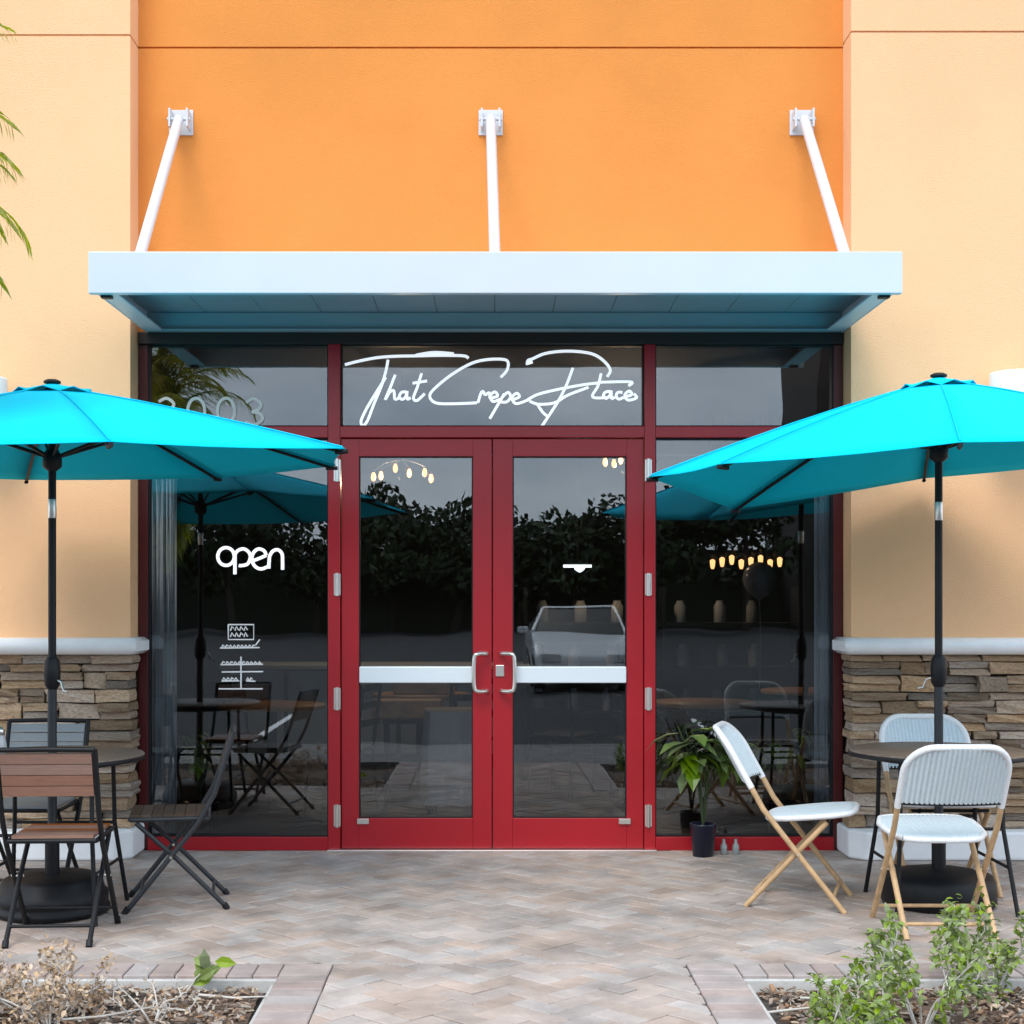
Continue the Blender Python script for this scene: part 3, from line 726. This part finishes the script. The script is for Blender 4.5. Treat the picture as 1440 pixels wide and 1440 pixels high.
# ---------------------------------------------------------------- woven bistro chairs
def outline(hw, h, r, n=8):
    pts = []
    for cx, cy, a0 in ((hw - r, h - r, 0), (-hw + r, h - r, 90)):
        for i in range(n + 1):
            a = R(a0 + 90 * i / n); pts.append((cx + r * math.cos(a), cy + r * math.sin(a)))
    return pts
def woven_chair(loc, rz, lab):
    t = empty('woven_chair', loc, rz, lab, 'chair', 'white woven bistro chairs')
    hw = .228
    y_of = lambda z: -.13 - (z - .48) * .21 / .38
    bow = lambda x: -.05 * (1 - (x / hw) ** 2)
    # back panel: corrugated grid inside arch
    NX, NZ = 88, 12; vs = []
    r = .12; z0, z1 = .60, .855
    for side in (0, 1):
        for j in range(NZ + 1):
            for i in range(NX + 1):
                x = -hw + 2 * hw * i / NX
                dx = max(0, abs(x) - (hw - r)); top = z1 - r + math.sqrt(max(0, r * r - dx * dx)) if dx > 0 else z1
                z = z0 + (top - z0) * j / NZ
                rib = .0052 * math.cos(2 * math.pi * 22 * i / NX)
                vs.append((x, y_of(z) + bow(x) + (-.009 + rib if side == 0 else .009 + rib), z))
    st = NX + 1; o = (NX + 1) * (NZ + 1)
    fs = [(j * st + i, j * st + i + 1, (j + 1) * st + i + 1, (j + 1) * st + i) for j in range(NZ) for i in range(NX)]
    fs += [tuple(reversed([q + o for q in f])) for f in fs]
    MB().add(vs, fs, True).build('back_panel', 'weave', t)
    arch = [(hw, z0 - .02)] + outline(hw, z1 + .004, r) + [(-hw, z0 - .02)]
    MB().tube([(x, y_of(z) + bow(x), z) for x, z in arch], .0155, 10).build('back_rim', 'weaverim', t)
    MB().tube([(x, y_of(z0) + bow(x), z0) for x in [-hw + 2 * hw * i / 10 for i in range(11)]], .009, 8).build('back_lower_rail', 'black', t)
    for s in (-1, 1):
        MB().tube([(s * hw, .255, .0), (s * hw, .06, .24), (s * hw, -.13, .48), (s * hw, y_of(.585), .585)], .0135, 10).build('back_leg', 'bamboo', t)
        MB().tube([(s * .196, -.22, .0), (s * .196, -.02, .22), (s * .196, .17, .425)], .0135, 10).build('front_leg', 'bamboo', t)
        MB().tube([(s * (hw + .017), .037, .268), (s * .18, .037, .268)], .006, 8).build('pivot', 'silver', t)
    MB().tube([(-hw, .2, .068), (hw, .2, .068)], .009, 8).build('stretcher', 'bamboo', t)
    MB().tube([(-.196, -.165, .06), (.196, -.165, .06)], .009, 8).build('stretcher', 'bamboo', t)
    MB().tube([(-.196, .17, .425), (.196, .17, .425)], .009, 8).build('seat_rail', 'black', t)
    # seat: rounded slab, corrugated, raised front
    vs = []; NXs, NY = 76, 10
    for side in (0, 1):
        for j in range(NY + 1):
            for i in range(NXs + 1):
                u = -1 + 2 * i / NXs; v = -1 + 2 * j / NY
                rr = .35
                uu = u * (1 - .0); hwx = .218 + .010 * v
                # round the corners
                cx = max(0, abs(u) - (1 - rr)); cyy = max(0, abs(v) - (1 - rr))
                x = u * hwx * math.sqrt(1 - .30 * v ** 4); y = .085 + v * .21 * math.sqrt(1 - .30 * u ** 4)
                edge = max(abs(u), abs(v)) ** 8
                zz = .452 + .022 * (y - .085) / .2 - .012 * (1 - u * u) * (1 - v * v) * .8
                zz += (.012 - .010 * edge + .002 * math.cos(2 * math.pi * 20 * i / NXs)) if side == 0 else -.017
                vs.append((x, y, zz))
    st = NXs + 1; o = st * (NY + 1)
    fs = [(j * st + i, j * st + i + 1, (j + 1) * st + i + 1, (j + 1) * st + i) for j in range(NY) for i in range(NXs)]
    fs += [tuple(reversed([q + o for q in f])) for f in fs]
    bd = [i for i in range(st)] + [j * st + NXs for j in range(1, NY + 1)] + [NY * st + i for i in range(NXs - 1, -1, -1)] + [j * st for j in range(NY - 1, 0, -1)]
    fs += [(bd[i], bd[i] + o, bd[(i + 1) % len(bd)] + o, bd[(i + 1) % len(bd)]) for i in range(len(bd))]
    seat = MB().add(vs, fs, True).build('seat', 'weave', t)
    rim = [Vector(vs[b + o]) + Vector((0, 0, .012)) for b in bd[::3]]
    MB().tube(rim + [rim[0]], .0135, 8, cap=False).build('seat_rim', 'weaverim', seat)
    return t
woven_chair((2.018, -2.17, 0), R(0), 'white woven bistro chair seen from behind at the right table, nearest the camera')
woven_chair((1.507, -1.526, 0), R(-107), 'white woven bistro chair turned sideways between the doors and the right table')
woven_chair((2.32, -1.20, 0), R(180), 'white woven bistro chair behind the right table, against the stone pier')

# ---------------------------------------------------------------- plants
def leaf_faces(mb, p, d, up, l, w, droop=.2, fold=.15):
    d = d.normalized(); s = d.cross(up); s = s.normalized() if s.length > 1e-4 else Vector((1, 0, 0)); n = s.cross(d)
    a = p + d * l * .35 - n * droop * l * .05; b = p + d * l * .7 - n * droop * l * .35; c = p + d * l - n * droop * l
    vs = [p, a + s * w * .42 + n * fold * w, a, a - s * w * .42 + n * fold * w, b + s * w * .40 + n * fold * w, b, b - s * w * .40 + n * fold * w, c]
    mb.add(vs, [(0, 2, 1), (0, 3, 2), (1, 2, 5, 4), (2, 3, 6, 5), (4, 5, 7), (5, 6, 7)], False)
def rv(s=1): return Vector((random.gauss(0, s), random.gauss(0, s), random.gauss(0, s)))

def shrub(name, loc, h, spread, nst, leafm, lab, cat, nleaf=22, lsize=.028, cl=.035, tipbias=1.0):
    t = empty(name, loc, 0, lab, cat)
    tw = MB(); lf = MB()
    for i in range(nst):
        a = 2 * math.pi * i / nst + random.uniform(-.4, .4); out = Vector((math.cos(a), math.sin(a), 0)) * spread * random.uniform(.35, 1)
        top = out + Vector((0, 0, h * random.uniform(.65, 1.0)))
        mid = out * .35 + Vector((0, 0, h * .35)) + rv(.02)
        pts = smooth([Vector((0, 0, -.02)), mid, top * .75 + rv(.015), top], 4)
        tw.tube(pts, [.0052 - .0034 * j / (len(pts) - 1) for j in range(len(pts))], 6)
        for b in range(6):
            f = .35 + .65 * (b + random.random()) / 6; p = pts[min(len(pts) - 1, int(f * (len(pts) - 1)))]
            d = (rv(1) + Vector((0, 0, .7)) + out.normalized() * .6).normalized() if b < 5 else Vector((0, 0, 1))
            e = p + d * random.uniform(.04, .13) * (h / .4)
            tw.tube([p, (p + e) / 2 + rv(.006), e], [.003, .0024, .0016], 5)
            for q in range(nleaf):
                c = e + rv(cl * .55) - d * random.uniform(0, .03)
                leaf_faces(lf, c, (rv(1) + d * .7), Vector((0, 0, 1)) + rv(.3), lsize * random.uniform(.6, 1.25), lsize * .68 * random.uniform(.7, 1.1), .3)
    tw.build('branches', 'twig', t); lf.build('foliage', leafm, t); return t
# right bed: one leafy shrub in several clumps
def bedpt(x, y, zoff=-.05):
    d = (1.496 - zoff) * 2124 / (y - 842); return ((x - 690) * d / 2124, d - 9, zoff)
shrub('green_shrub', bedpt(1295, 1455), .37, .30, 6, 'leaf', 'leafy green shrub with pale stems in the right bed, in front of the woven chair', 'shrub', 22, .036, .036)
shrub('green_shrub', bedpt(1395, 1400), .36, .22, 5, 'leaf', 'leafy green shrub at the right edge of the photo, behind the larger shrub', 'shrub', 22, .036, .036)
shrub('green_shrub', bedpt(1205, 1490), .24, .20, 5, 'leaf', 'low green shrub at the bottom of the photo in the right bed', 'shrub', 22, .036, .032)
shrub('dry_shrub', bedpt(70, 1450), .235, .27, 8, 'dryleaf', 'dried tan shrub with curled leaves and pale twigs in the left bed', 'shrub', 24, .026, .034)
shrub('dry_shrub', bedpt(-20, 1430), .21, .22, 5, 'dryleaf', 'dried tan shrub cut by the left edge of the photo', 'shrub', 24, .026, .034)
shrub('bare_twig_plant', bedpt(215, 1440), .15, .22, 6, 'dryleaf', 'nearly bare pale twigs between the dried shrub and the green sprig', 'plant', 2, .02, .02)
# green sprig
t = empty('green_sprig', bedpt(258, 1400), 0, 'single bright green leafy sprig leaning in the left bed', 'plant')
sb = MB(); sb.tube([(0, 0, -.01), (.05, 0, .07), (.12, .01, .13)], [.004, .003, .002], 6); sb.build('stem', 'twig', t)
for i in range(9):
    f = .3 + .7 * i / 8; mb = MB(); leaf_faces(mb, Vector((.12 * f, .01 * f, .13 * f)), Vector((random.uniform(-.6, 1), random.uniform(-.3, .3), random.uniform(-.3, .9))), Vector((0, -1, .4)), .085, .05, .3)
    mb.build('leaf', 'leaf', t)
# pale fallen sticks in beds
for i, (x, y, a, l) in enumerate(((150, 1425, 20, .35), (330, 1400, -15, .3), (1115, 1420, 12, .25), (1180, 1408, -30, .3))):
    p = bedpt(x, y, -.02); mb = MB(); dx = Vector((math.cos(R(a)), math.sin(R(a)), .05)) * l / 2
    mb.tube([-dx, rv(.008), dx], [.006, .005, .003], 6)
    o = mb.build('fallen_stick', 'twig', None, loc=p); tag(o, ['pale fallen stick beside the dried shrub in the left bed', 'pale fallen stick near the path in the left bed', 'pale fallen stick near the path in the right bed', 'pale fallen stick under the low green shrub'][i], 'stick', 'fallen sticks in the beds')

# palm at the left edge
pl = empty('palm_tree', (-2.76, -3.30, -.05), 0, 'small palm with drooping yellow-green fronds at the left edge of the photo', 'palm tree')
MB().tube([(0, 0, 0), (.03, .05, 1.2), (.05, .15, 2.5), (.08, .25, 3.50)], [.10, .075, .07, .05], 12).build('trunk', 'trunk', pl)
CR = Vector((.08, .25, 3.00))
def frond(az, el, ln, droop):
    mb = MB(); d = Vector((math.cos(az), math.sin(az), 0)); pts = []
    p = CR + Vector((0, 0, random.uniform(-.30, .50))); ang = el; N = 16
    for i in range(N + 1):
        pts.append(p.copy()); p = p + (d * math.cos(ang) + Vector((0, 0, math.sin(ang)))) * ln / N; ang -= droop / N * (.5 + 1.2 * i / N)
    mb.tube(pts, [.009 - .007 * i / N for i in range(N + 1)], 5)
    side = Vector((-d.y, d.x, 0))
    for i in range(2, N):
        for q in (0, .33, .66):
            tt = i + q; i0 = min(int(tt), N - 1); pp = pts[i0].lerp(pts[i0 + 1], tt - i0); tg = (pts[i0 + 1] - pts[i0]).normalized()
            L_ = .24 * math.sin(math.pi * min(1, (tt + 1.5) / (N + 2)) ** .8) + .05
            for s in (-1, 1):
                dd = (tg * .75 + side * s * .8 + Vector((0, 0, -.35)) + rv(.07)).normalized()
                a = pp; b = pp + dd * L_ * .55; c = b + (dd + Vector((0, 0, -.55))).normalized() * L_ * .5
                w = side.cross(dd).normalized() * .005 + tg * .0085
                mb.add([a - w * .6, a + w * .6, b + w, b - w, c], [(0, 1, 2, 3), (3, 2, 4)])
    return mb.build('frond', 'palm', pl)
random.seed(21)
for i in range(104):
    az = 2 * math.pi * i * .618; frond(az, -1.1 + 2.65 * ((i * .381) % 1), random.uniform(.85, 1.15), random.uniform(1.5, 2.5))
random.seed(5)

def big_leaf_plant(loc, lab, potm, stems, m, nl, ls, zt, sp, pot_h=.19, pot_r=.075):
    t = empty('potted_plant', loc, 0, lab, 'potted plant')
    MB().lathe([(pot_r * .75, 0), (pot_r * .8, .004), (pot_r, pot_h - .01), (pot_r * 1.06, pot_h), (pot_r * .9, pot_h), (pot_r * .88, pot_h - .02), (0, pot_h - .021)], (0, 0, 0), 20).build('pot', potm, t)
    st = MB(); L0 = []
    for i in range(stems):
        a = random.uniform(0, 6.28); o = Vector((math.cos(a), math.sin(a) * .45, 0)) * sp * random.uniform(.2, 1); tp = o + Vector((0, 0, zt * random.uniform(.75, 1)))
        pts = smooth([(0, 0, pot_h - .03), o * .3 + Vector((0, 0, zt * .6)), tp], 5); st.tube(pts, .004, 5)
        for q in range(nl):
            f = 1 - .35 * random.random(); p = pts[int(f * (len(pts) - 1))]
            d = Vector((random.gauss(0, 1), random.gauss(0, .6), random.uniform(-.7, .35))); L0.append((p, d))
    st.build('stems', 'treeleaf', t)
    for p, d in L0:
        mb = MB(); leaf_faces(mb, p, d, Vector((0, 0, 1)), ls * random.uniform(.7, 1.2), ls * .5, .35, .1); mb.build('leaf', m, t)
    return t
x, z = px(988, 1190, -.2)
big_leaf_plant((x, -.22, .0), 'potted plant with broad drooping green leaves in a navy pot beside the right door jamb', 'pot', 10, 'houseleaf', 5, .20, .80, .27)
big_leaf_plant((1.80, .27, .0), 'dark leafy plant in a pot behind the right window by the curtain', 'pot', 9, 'darkleaf', 7, .11, .74, .19, .25, .11)
big_leaf_plant((-1.78, .27, .0), 'dark leafy plant in a pot behind the left window by the curtain', 'pot', 9, 'darkleaf', 7, .11, .72, .19, .25, .11)
# two small bottles beside plant pot
for i, (dx, lab) in enumerate(((.13, 'small clear bottle beside the navy pot, nearer the pot'), (.20, 'small clear bottle beside the navy pot, farther from the pot'))):
    o = MB().lathe([(.018, 0), (.02, .003), (.02, .05), (.009, .07), (.009, .09)], (0, 0, 0), 12).build('bottle', 'jar', None, loc=(x + dx, -.16, .0)); tag(o, lab, 'bottle', 'bottles by the plant pot')

# ---------------------------------------------------------------- inside things
for sg, x0, x1 in ((-1, -2.06, -1.90), (1, 1.955, 2.10)):
    vs = []; n = 48
    for j in range(2):
        for i in range(n + 1):
            xx = x0 + (x1 - x0) * i / n; vs.append((xx, .12 + .018 * math.sin(i * .95) + .008 * math.sin(i * 2.3), .06 + j * 2.42))
    o = MB().add(vs, [(i, i + 1, n + 2 + i, n + 1 + i) for i in range(n)], True).build('curtain', 'curtain'); sdm = o.modifiers.new('t', 'SOLIDIFY'); sdm.thickness = .002
    tag(o, 'grey pleated curtain hanging inside the %s window' % ('left' if sg < 0 else 'right'), 'curtain', 'grey window curtains')
def intable(x, y, lab, top='wood', h=.75, r=.38):
    t = empty('indoor_table', (x, y, 0), 0, lab, 'table', 'indoor cafe tables')
    MB().lathe([(r * .98, h - .03), (r, h - .025), (r, h - .003), (r * .99, h), (0, h)], (0, 0, 0), 28).build('table_top', top, t)
    MB().lathe([(.22, 0), (.22, .02), (.04, .04), (.035, h - .04), (.10, h - .031)], (0, 0, 0), 20).build('pedestal', 'black', t); return t
intable(-1.55, 1.7, 'wood topped cafe table inside the left window'); intable(1.55, 2.0, 'wood topped cafe table inside the right window')
intable(-.55, 2.9, 'wood topped cafe table seen through the left door'); intable(2.6, 3.4, 'cafe table deeper inside behind the right window')
def inchair(x, y, rz, lab):
    t = empty('indoor_chair', (x, y, 0), rz, lab, 'chair', 'dark indoor cafe chairs')
    for s in (-1, 1):
        MB().tube([(s * .18, .19, 0), (s * .18, .17, .45)], .013, 8).build('leg', 'black', t)
        MB().tube([(s * .18, -.22, 0), (s * .18, -.18, .45), (s * .18, -.24, .9)], .013, 8).build('leg', 'black', t)
    MB().box((-.2, -.2, .44), (.2, .2, .465)).build('seat', 'gunmetal', t, bevel=.008)
    for z in (.62, .74, .86): MB().box((-.18, -.235, z), (.18, -.215, z + .05)).build('back_slat', 'gunmetal', t)
    return t
inchair(-1.05, 1.5, R(75), 'dark chair facing the table inside the left window'); inchair(-1.9, 2.4, R(-140), 'dark chair behind the table inside the left window')
inchair(1.15, 2.2, R(-80), 'dark chair facing the table inside the right window'); inchair(2.1, 2.2, R(80), 'dark chair beside the curtain inside the right window')
inchair(-.2, 2.4, R(20), 'dark chair by the wood table behind the left door')
inchair(.55, 2.6, R(-30), 'dark chair behind the right door')
# counter with pale panels
t = empty('service_counter', (-1.2, 4.4, 0), 0, 'pale panelled counter deep inside the shop', 'counter')
for i in range(5):
    MB().box((-1.1 + i * .5, 0, .12), (-.64 + i * .5, .04, .86)).build('panel', 'panel', t, bevel=.006)
MB().box((-1.15, .041, 0), (1.5, .6, .87)).build('carcass', 'inwall', t); MB().box((-1.2, -.06, .871), (1.55, .65, .91)).build('counter_top', 'panel', t, bevel=.005)
t = empty('linen_table', (-.25, 1.3, 0), R(8), 'small square table under a long white cloth behind the left door', 'table')
vs = []; 
n = 40
for j, (z, e_) in enumerate(((.74, 0), (.735, .004), (.45, .02), (.12, .035))):
    for i in range(n):
        a = 2 * math.pi * i / n; c_, s_ = math.cos(a), math.sin(a); k = .24 / max(abs(c_), abs(s_)) ** .8
        k += e_ * (1 + .8 * math.sin(i * 1.9)); vs.append((k * c_ * .8, k * s_, z))
MB().add(vs, [tuple(range(n))] + [(j * n + i, (j + 1) * n + i, (j + 1) * n + (i + 1) % n, j * n + (i + 1) % n) for j in range(3) for i in range(n)], True).build('cloth', 'cloth', t)
for sx in (-1, 1):
    for sy in (-1, 1): MB().box((sx * .15 - .015, sy * .18 - .015, 0), (sx * .15 + .015, sy * .18 + .015, .73)).build('leg', 'black', t)
# wood tray / bread board with loaves = orange wood box under
t = MB().box((-.24, -.12, 0), (.24, .12, .10)).build('wooden_crate', 'wood', None, bevel=.01, loc=(-.52, 2.85, .752)); tag(t, 'orange wooden crate standing on the table behind the left door', 'crate')
t = MB().box((-.45, -.2, 0), (.45, .2, .26)).build('wooden_stool', 'wood', None, bevel=.02, loc=(-.60, 1.9, .72)); t.scale = (.55, .6, .5); tag(t, 'low orange wooden box behind the left door below the push bar', 'box')
t.location = (-.60, 1.9, .64)
ts = MB(); ts.box((-.17, -.12, .6), (.17, .12, .64)); [ts.box((sx * .15 - .015, sy * .10 - .015, 0), (sx * .15 + .015, sy * .10 + .015, .6)) for sx in (-1, 1) for sy in (-1, 1)]
o = ts.build('wooden_stand', 'black', None, loc=(-.60, 1.9, 0)); tag(o, 'dark stand carrying the orange wooden box behind the left door', 'stand')
# shelf unit
t = empty('shelf_unit', (1.2, 4.6, 0), 0, 'dark shelf unit with jars deep behind the right door', 'shelf')
for z in (.05, .45, .85, 1.25): MB().box((-.9, 0, z), (1.6, .35, z + .03)).build('shelf', 'gunmetal', t)
for x_ in (-.9, .35, 1.57): MB().box((x_, .0, 0), (x_ + .03, .35, 1.6)).build('upright', 'gunmetal', t)
k = 0
for z in (.48, .88, 1.28):
    for i in range(7):
        o = MB().lathe([(.05, 0), (.055, .01), (.055, .15), (.035, .18), (.035, .2)], (0, 0, 0), 12).build('jar', random.choice(('jar', 'ceramic', 'panel')), None, loc=(.45 + i * .33 + random.uniform(-.05, .05), 4.75, z))
        tag(o, 'jar behind the right door, %s from the left on the %s dark shelf' % (('first','second','third','fourth','fifth','sixth','last')[i], {.48:'lower',.88:'middle',1.28:'upper'}[z]), 'jar', 'jars on the shelf unit')
# chandeliers
def chandelier(x, y, z, n, w, lab):
    t = empty('chandelier', (x, y, z), 0, lab, 'ceiling lamp', 'warm ceiling lamps')
    MB().tube([(0, 0, .14), (0, 0, 3.40 - z)], .006, 6).build('stem', 'black', t)
    for i in range(n):
        a = R(20 + 360 * i / n); p = Vector((math.cos(a) * w, math.sin(a) * w, .03 * ((i * 2) % 3 - 1)))
        MB().tube([(0, 0, .14), (p.x * .6, p.y * .6, .10), (p.x, p.y, p.z + .06)], .005, 6).build('arm', 'black', t)
        MB().lathe([(.010, .045), (.018, .025), (.022, .0), (.016, -.022), (.004, -.032)], p, 14).build('bulb', 'bulb', t)
    L_ = bpy.data.lights.new('lamp_glow', 'POINT'); L_.energy = 16; L_.color = (1, .66, .38); L_.shadow_soft_size = .012
    lo = bpy.data.objects.new('lamp_glow', L_); COL.objects.link(lo); lo.parent = t; lo.location = (0, 0, -.06)
x, z = px(566, 668, 4); chandelier(x, 4.0, z, 6, .26, 'six-bulb chandelier glowing behind the left door')
x, z = px(876, 650, 4.2); chandelier(x, 4.2, z, 5, .16, 'chandelier glowing behind the top corner of the right door')
# pendant row
for i in range(8):
    x, z = px(1002 + i * 13.5, 796 - (i % 3) * 3, 6.5)
    t = empty('pendant_lamp', (x, 6.5, z), 0, None, 'pendant lamp', 'row of pendant lamps over the bar'); t['label'] = 'small warm pendant lamp behind the right window, %s from the left of eight' % ('first','second','third','fourth','fifth','sixth','seventh','last')[i]
    MB().tube([(0, 0, .1), (0, 0, 3.40 - z)], .004, 5).build('cord', 'black', t)
    MB().lathe([(.010, .07), (.028, .055), (.024, -.0), (.014, -.03)], (0, 0, 0), 12).build('shade', 'bulb', t)
x, z = px(812, 798, 5); t = empty('strip_lamp', (x, 5, z), 0, 'white strip lamp hanging behind the right door', 'lamp')
MB().box((-.13, -.03, 0), (.13, .03, .025)).build('tube', 'lamp', t); MB().tube([(0, 0, .026), (0, 0, 3.4 - z)], .004, 5).build('cord', 'black', t)
MB().lathe([(.01, -.045), (.045, -.02), (.05, -.001)], (.02, 0, 0), 12).build('diffuser', 'lamp', t)
x, z = px(1068, 815, 3); t = empty('balloon', (x, 3, z), 0, 'dark round balloon on a string behind the right window', 'balloon')
MB().lathe([(.01, -.17), (.02, -.155), (.08, -.12), (.12, -.06), (.135, .0), (.125, .06), (.09, .11), (.04, .135), (0, .14)], (0, 0, 0), 24).build('skin', 'balloon', t)
MB().tube([(0, 0, -.17), (.01, 0, -.5), (0, 0, .77 - z)], .003, 5).build('string', 'panel', t)

# ---------------------------------------------------------------- across the lot (seen in the glass)
def tree(x, y, h, w, lab):
    t = empty('broadleaf_tree', (x, y, -.14), 0, lab, 'tree', 'trees across the parking lot')
    MB().tube([(0, 0, 0), (random.uniform(-.2, .2), 0, h * .3), (random.uniform(-.3, .3), 0, h * .65)], [.22, .16, .08], 8).build('trunk', 'bark', t)
    mb = MB(); V = []; F = []
    blobs = [(Vector((random.gauss(0, w * .42), random.gauss(0, w * .3), h * random.uniform(.35, .88))), w * random.uniform(.22, .42)) for _ in range(15)]
    for c, r in blobs:
        for _ in range(190):
            d = rv(1).normalized() * r * random.random() ** .33; d.z *= .75; p = c + d; a = rv(1).normalized() * .20 * random.uniform(.6, 1.5); b = rv(1).cross(a).normalized() * .12
            o = len(V); V += [tuple(p - a), tuple(p + b), tuple(p + a), tuple(p - b)]; F.append((o, o + 1, o + 2, o + 3))
    mb.add(V, F); mb.build('crown', 'treeleaf', t)
prof = [(-46, 7.5), (-40, 8), (-34, 6.5), (-29, 8), (-24, 7), (-19.5, 6.2), (-15.5, 7), (-11.5, 6.4), (-8, 6.2), (-4.6, 6.6), (-1.6, 5.0), (1.4, 5.4), (4.0, 5.2), (7.4, 6.4), (11.5, 7.4), (28, 8), (34, 7), (40, 8)]
for i, (x, h) in enumerate(prof):
    tree(x, -60 + random.uniform(-2.5, 2.5), h * 1.06, 4.2, 'dark broadleaf tree across the parking lot, seen only as a reflection in the glass')
tag(MB().box((-70, -66, -.139), (70, -64.5, 3.6)).build('distant_hedge', 'treeleaf'), 'dark hedge behind the trees across the parking lot', 'hedge')
b2 = empty('far_building', (21, -62, -.14), 0, 'tall dark brown building across the lot, mirrored in the right transom', 'building')
MB().box((-6.6, -5, 0), (6.6, 5, 15)).build('wall', 'brownwall', b2)
MB().box((-6.8, -5.2, 15.0), (6.8, 5.2, 15.5)).build('roof', 'brownwall', b2)
wm = MB().box((-.6, 5.003, 0), (.6, 5.05, 1.6)).mesh('window', 'carglass')
for i in range(5):
    for j in range(4): link('window', wm, b2, (-4.8 + i * 2.4, 0, 1.5 + j * 3.4))

def car(loc, rz, paint, lab):
    t = empty('parked_car', loc, rz, lab, 'car', 'cars parked in the lot')
    hw = .88   # length along local Y, front at +Y
    def prism_y(prof, hw0, hw1f, m, name, par=t, bev=.03):
        n = len(prof); vs = [(-hw1f(z) if callable(hw1f) else -hw0, y, z) for y, z in prof] + [((hw1f(z) if callable(hw1f) else hw0), y, z) for y, z in prof]
        return MB().add(vs, [tuple(range(n)), tuple(range(2 * n - 1, n - 1, -1))] + [(i, i + n, (i + 1) % n + n, (i + 1) % n) for i in range(n)], False).build(name, m, par, bevel=bev)
    prism_y([(-2.2, .35), (-2.25, .6), (-2.2, .92), (-1.5, .98), (1.1, .98), (1.9, .86), (2.22, .68), (2.25, .35), (1.9, .24), (-1.9, .24)], hw, None, paint, 'body', bev=.06)
    prism_y([(-1.75, .97), (-1.15, 1.38), (.05, 1.42), (.95, .97)], 0, lambda z: .86 - (z - .97) * .42, 'carglass', 'cabin_glass', bev=.02)
    prism_y([(-1.18, 1.375), (-1.05, 1.425), (0, 1.455), (.10, 1.415)], 0, lambda z: .70, paint, 'roof', bev=.015)
    for s in (-1, 1):
        MB().tube([(s * .70, .10, 1.41), (s * .845, .97, .985)], .03, 6).build('pillar', paint, t)
        MB().box((s * .62 - .17, 2.16, .58), (s * .62 + .17, 2.245, .72)).build('headlight', 'ceramic', t, bevel=.02)
        MB().box((s * 1.0 - .09, .72, .95), (s * 1.0 + .09, .86, 1.08)).build('mirror', paint, t, bevel=.03)
        for yy in (-1.35, 1.4):
            w = MB().tube([(s * .70, yy, .33), (s * .90, yy, .33)], .33, 20).build('wheel', 'tyre', t); MB().tube([(s * .88, yy, .33), (s * .905, yy, .33)], .20, 14).build('rim', 'silver', w)
    MB().box((-.5, 2.2, .36), (.5, 2.262, .52)).build('grille', 'plastic', t, bevel=.01)
car((1.62, -19.5, -.14), 0, 'carwhite', 'white sedan facing the shop, mirrored in the right door')
car((-7.9, -19.5, -.14), 0, 'cargrey', 'grey sedan facing the shop, mirrored in the left window')
car((9.6, -19.5, -.14), 0, 'cargrey', 'grey sedan facing the shop, mirrored in the right window')
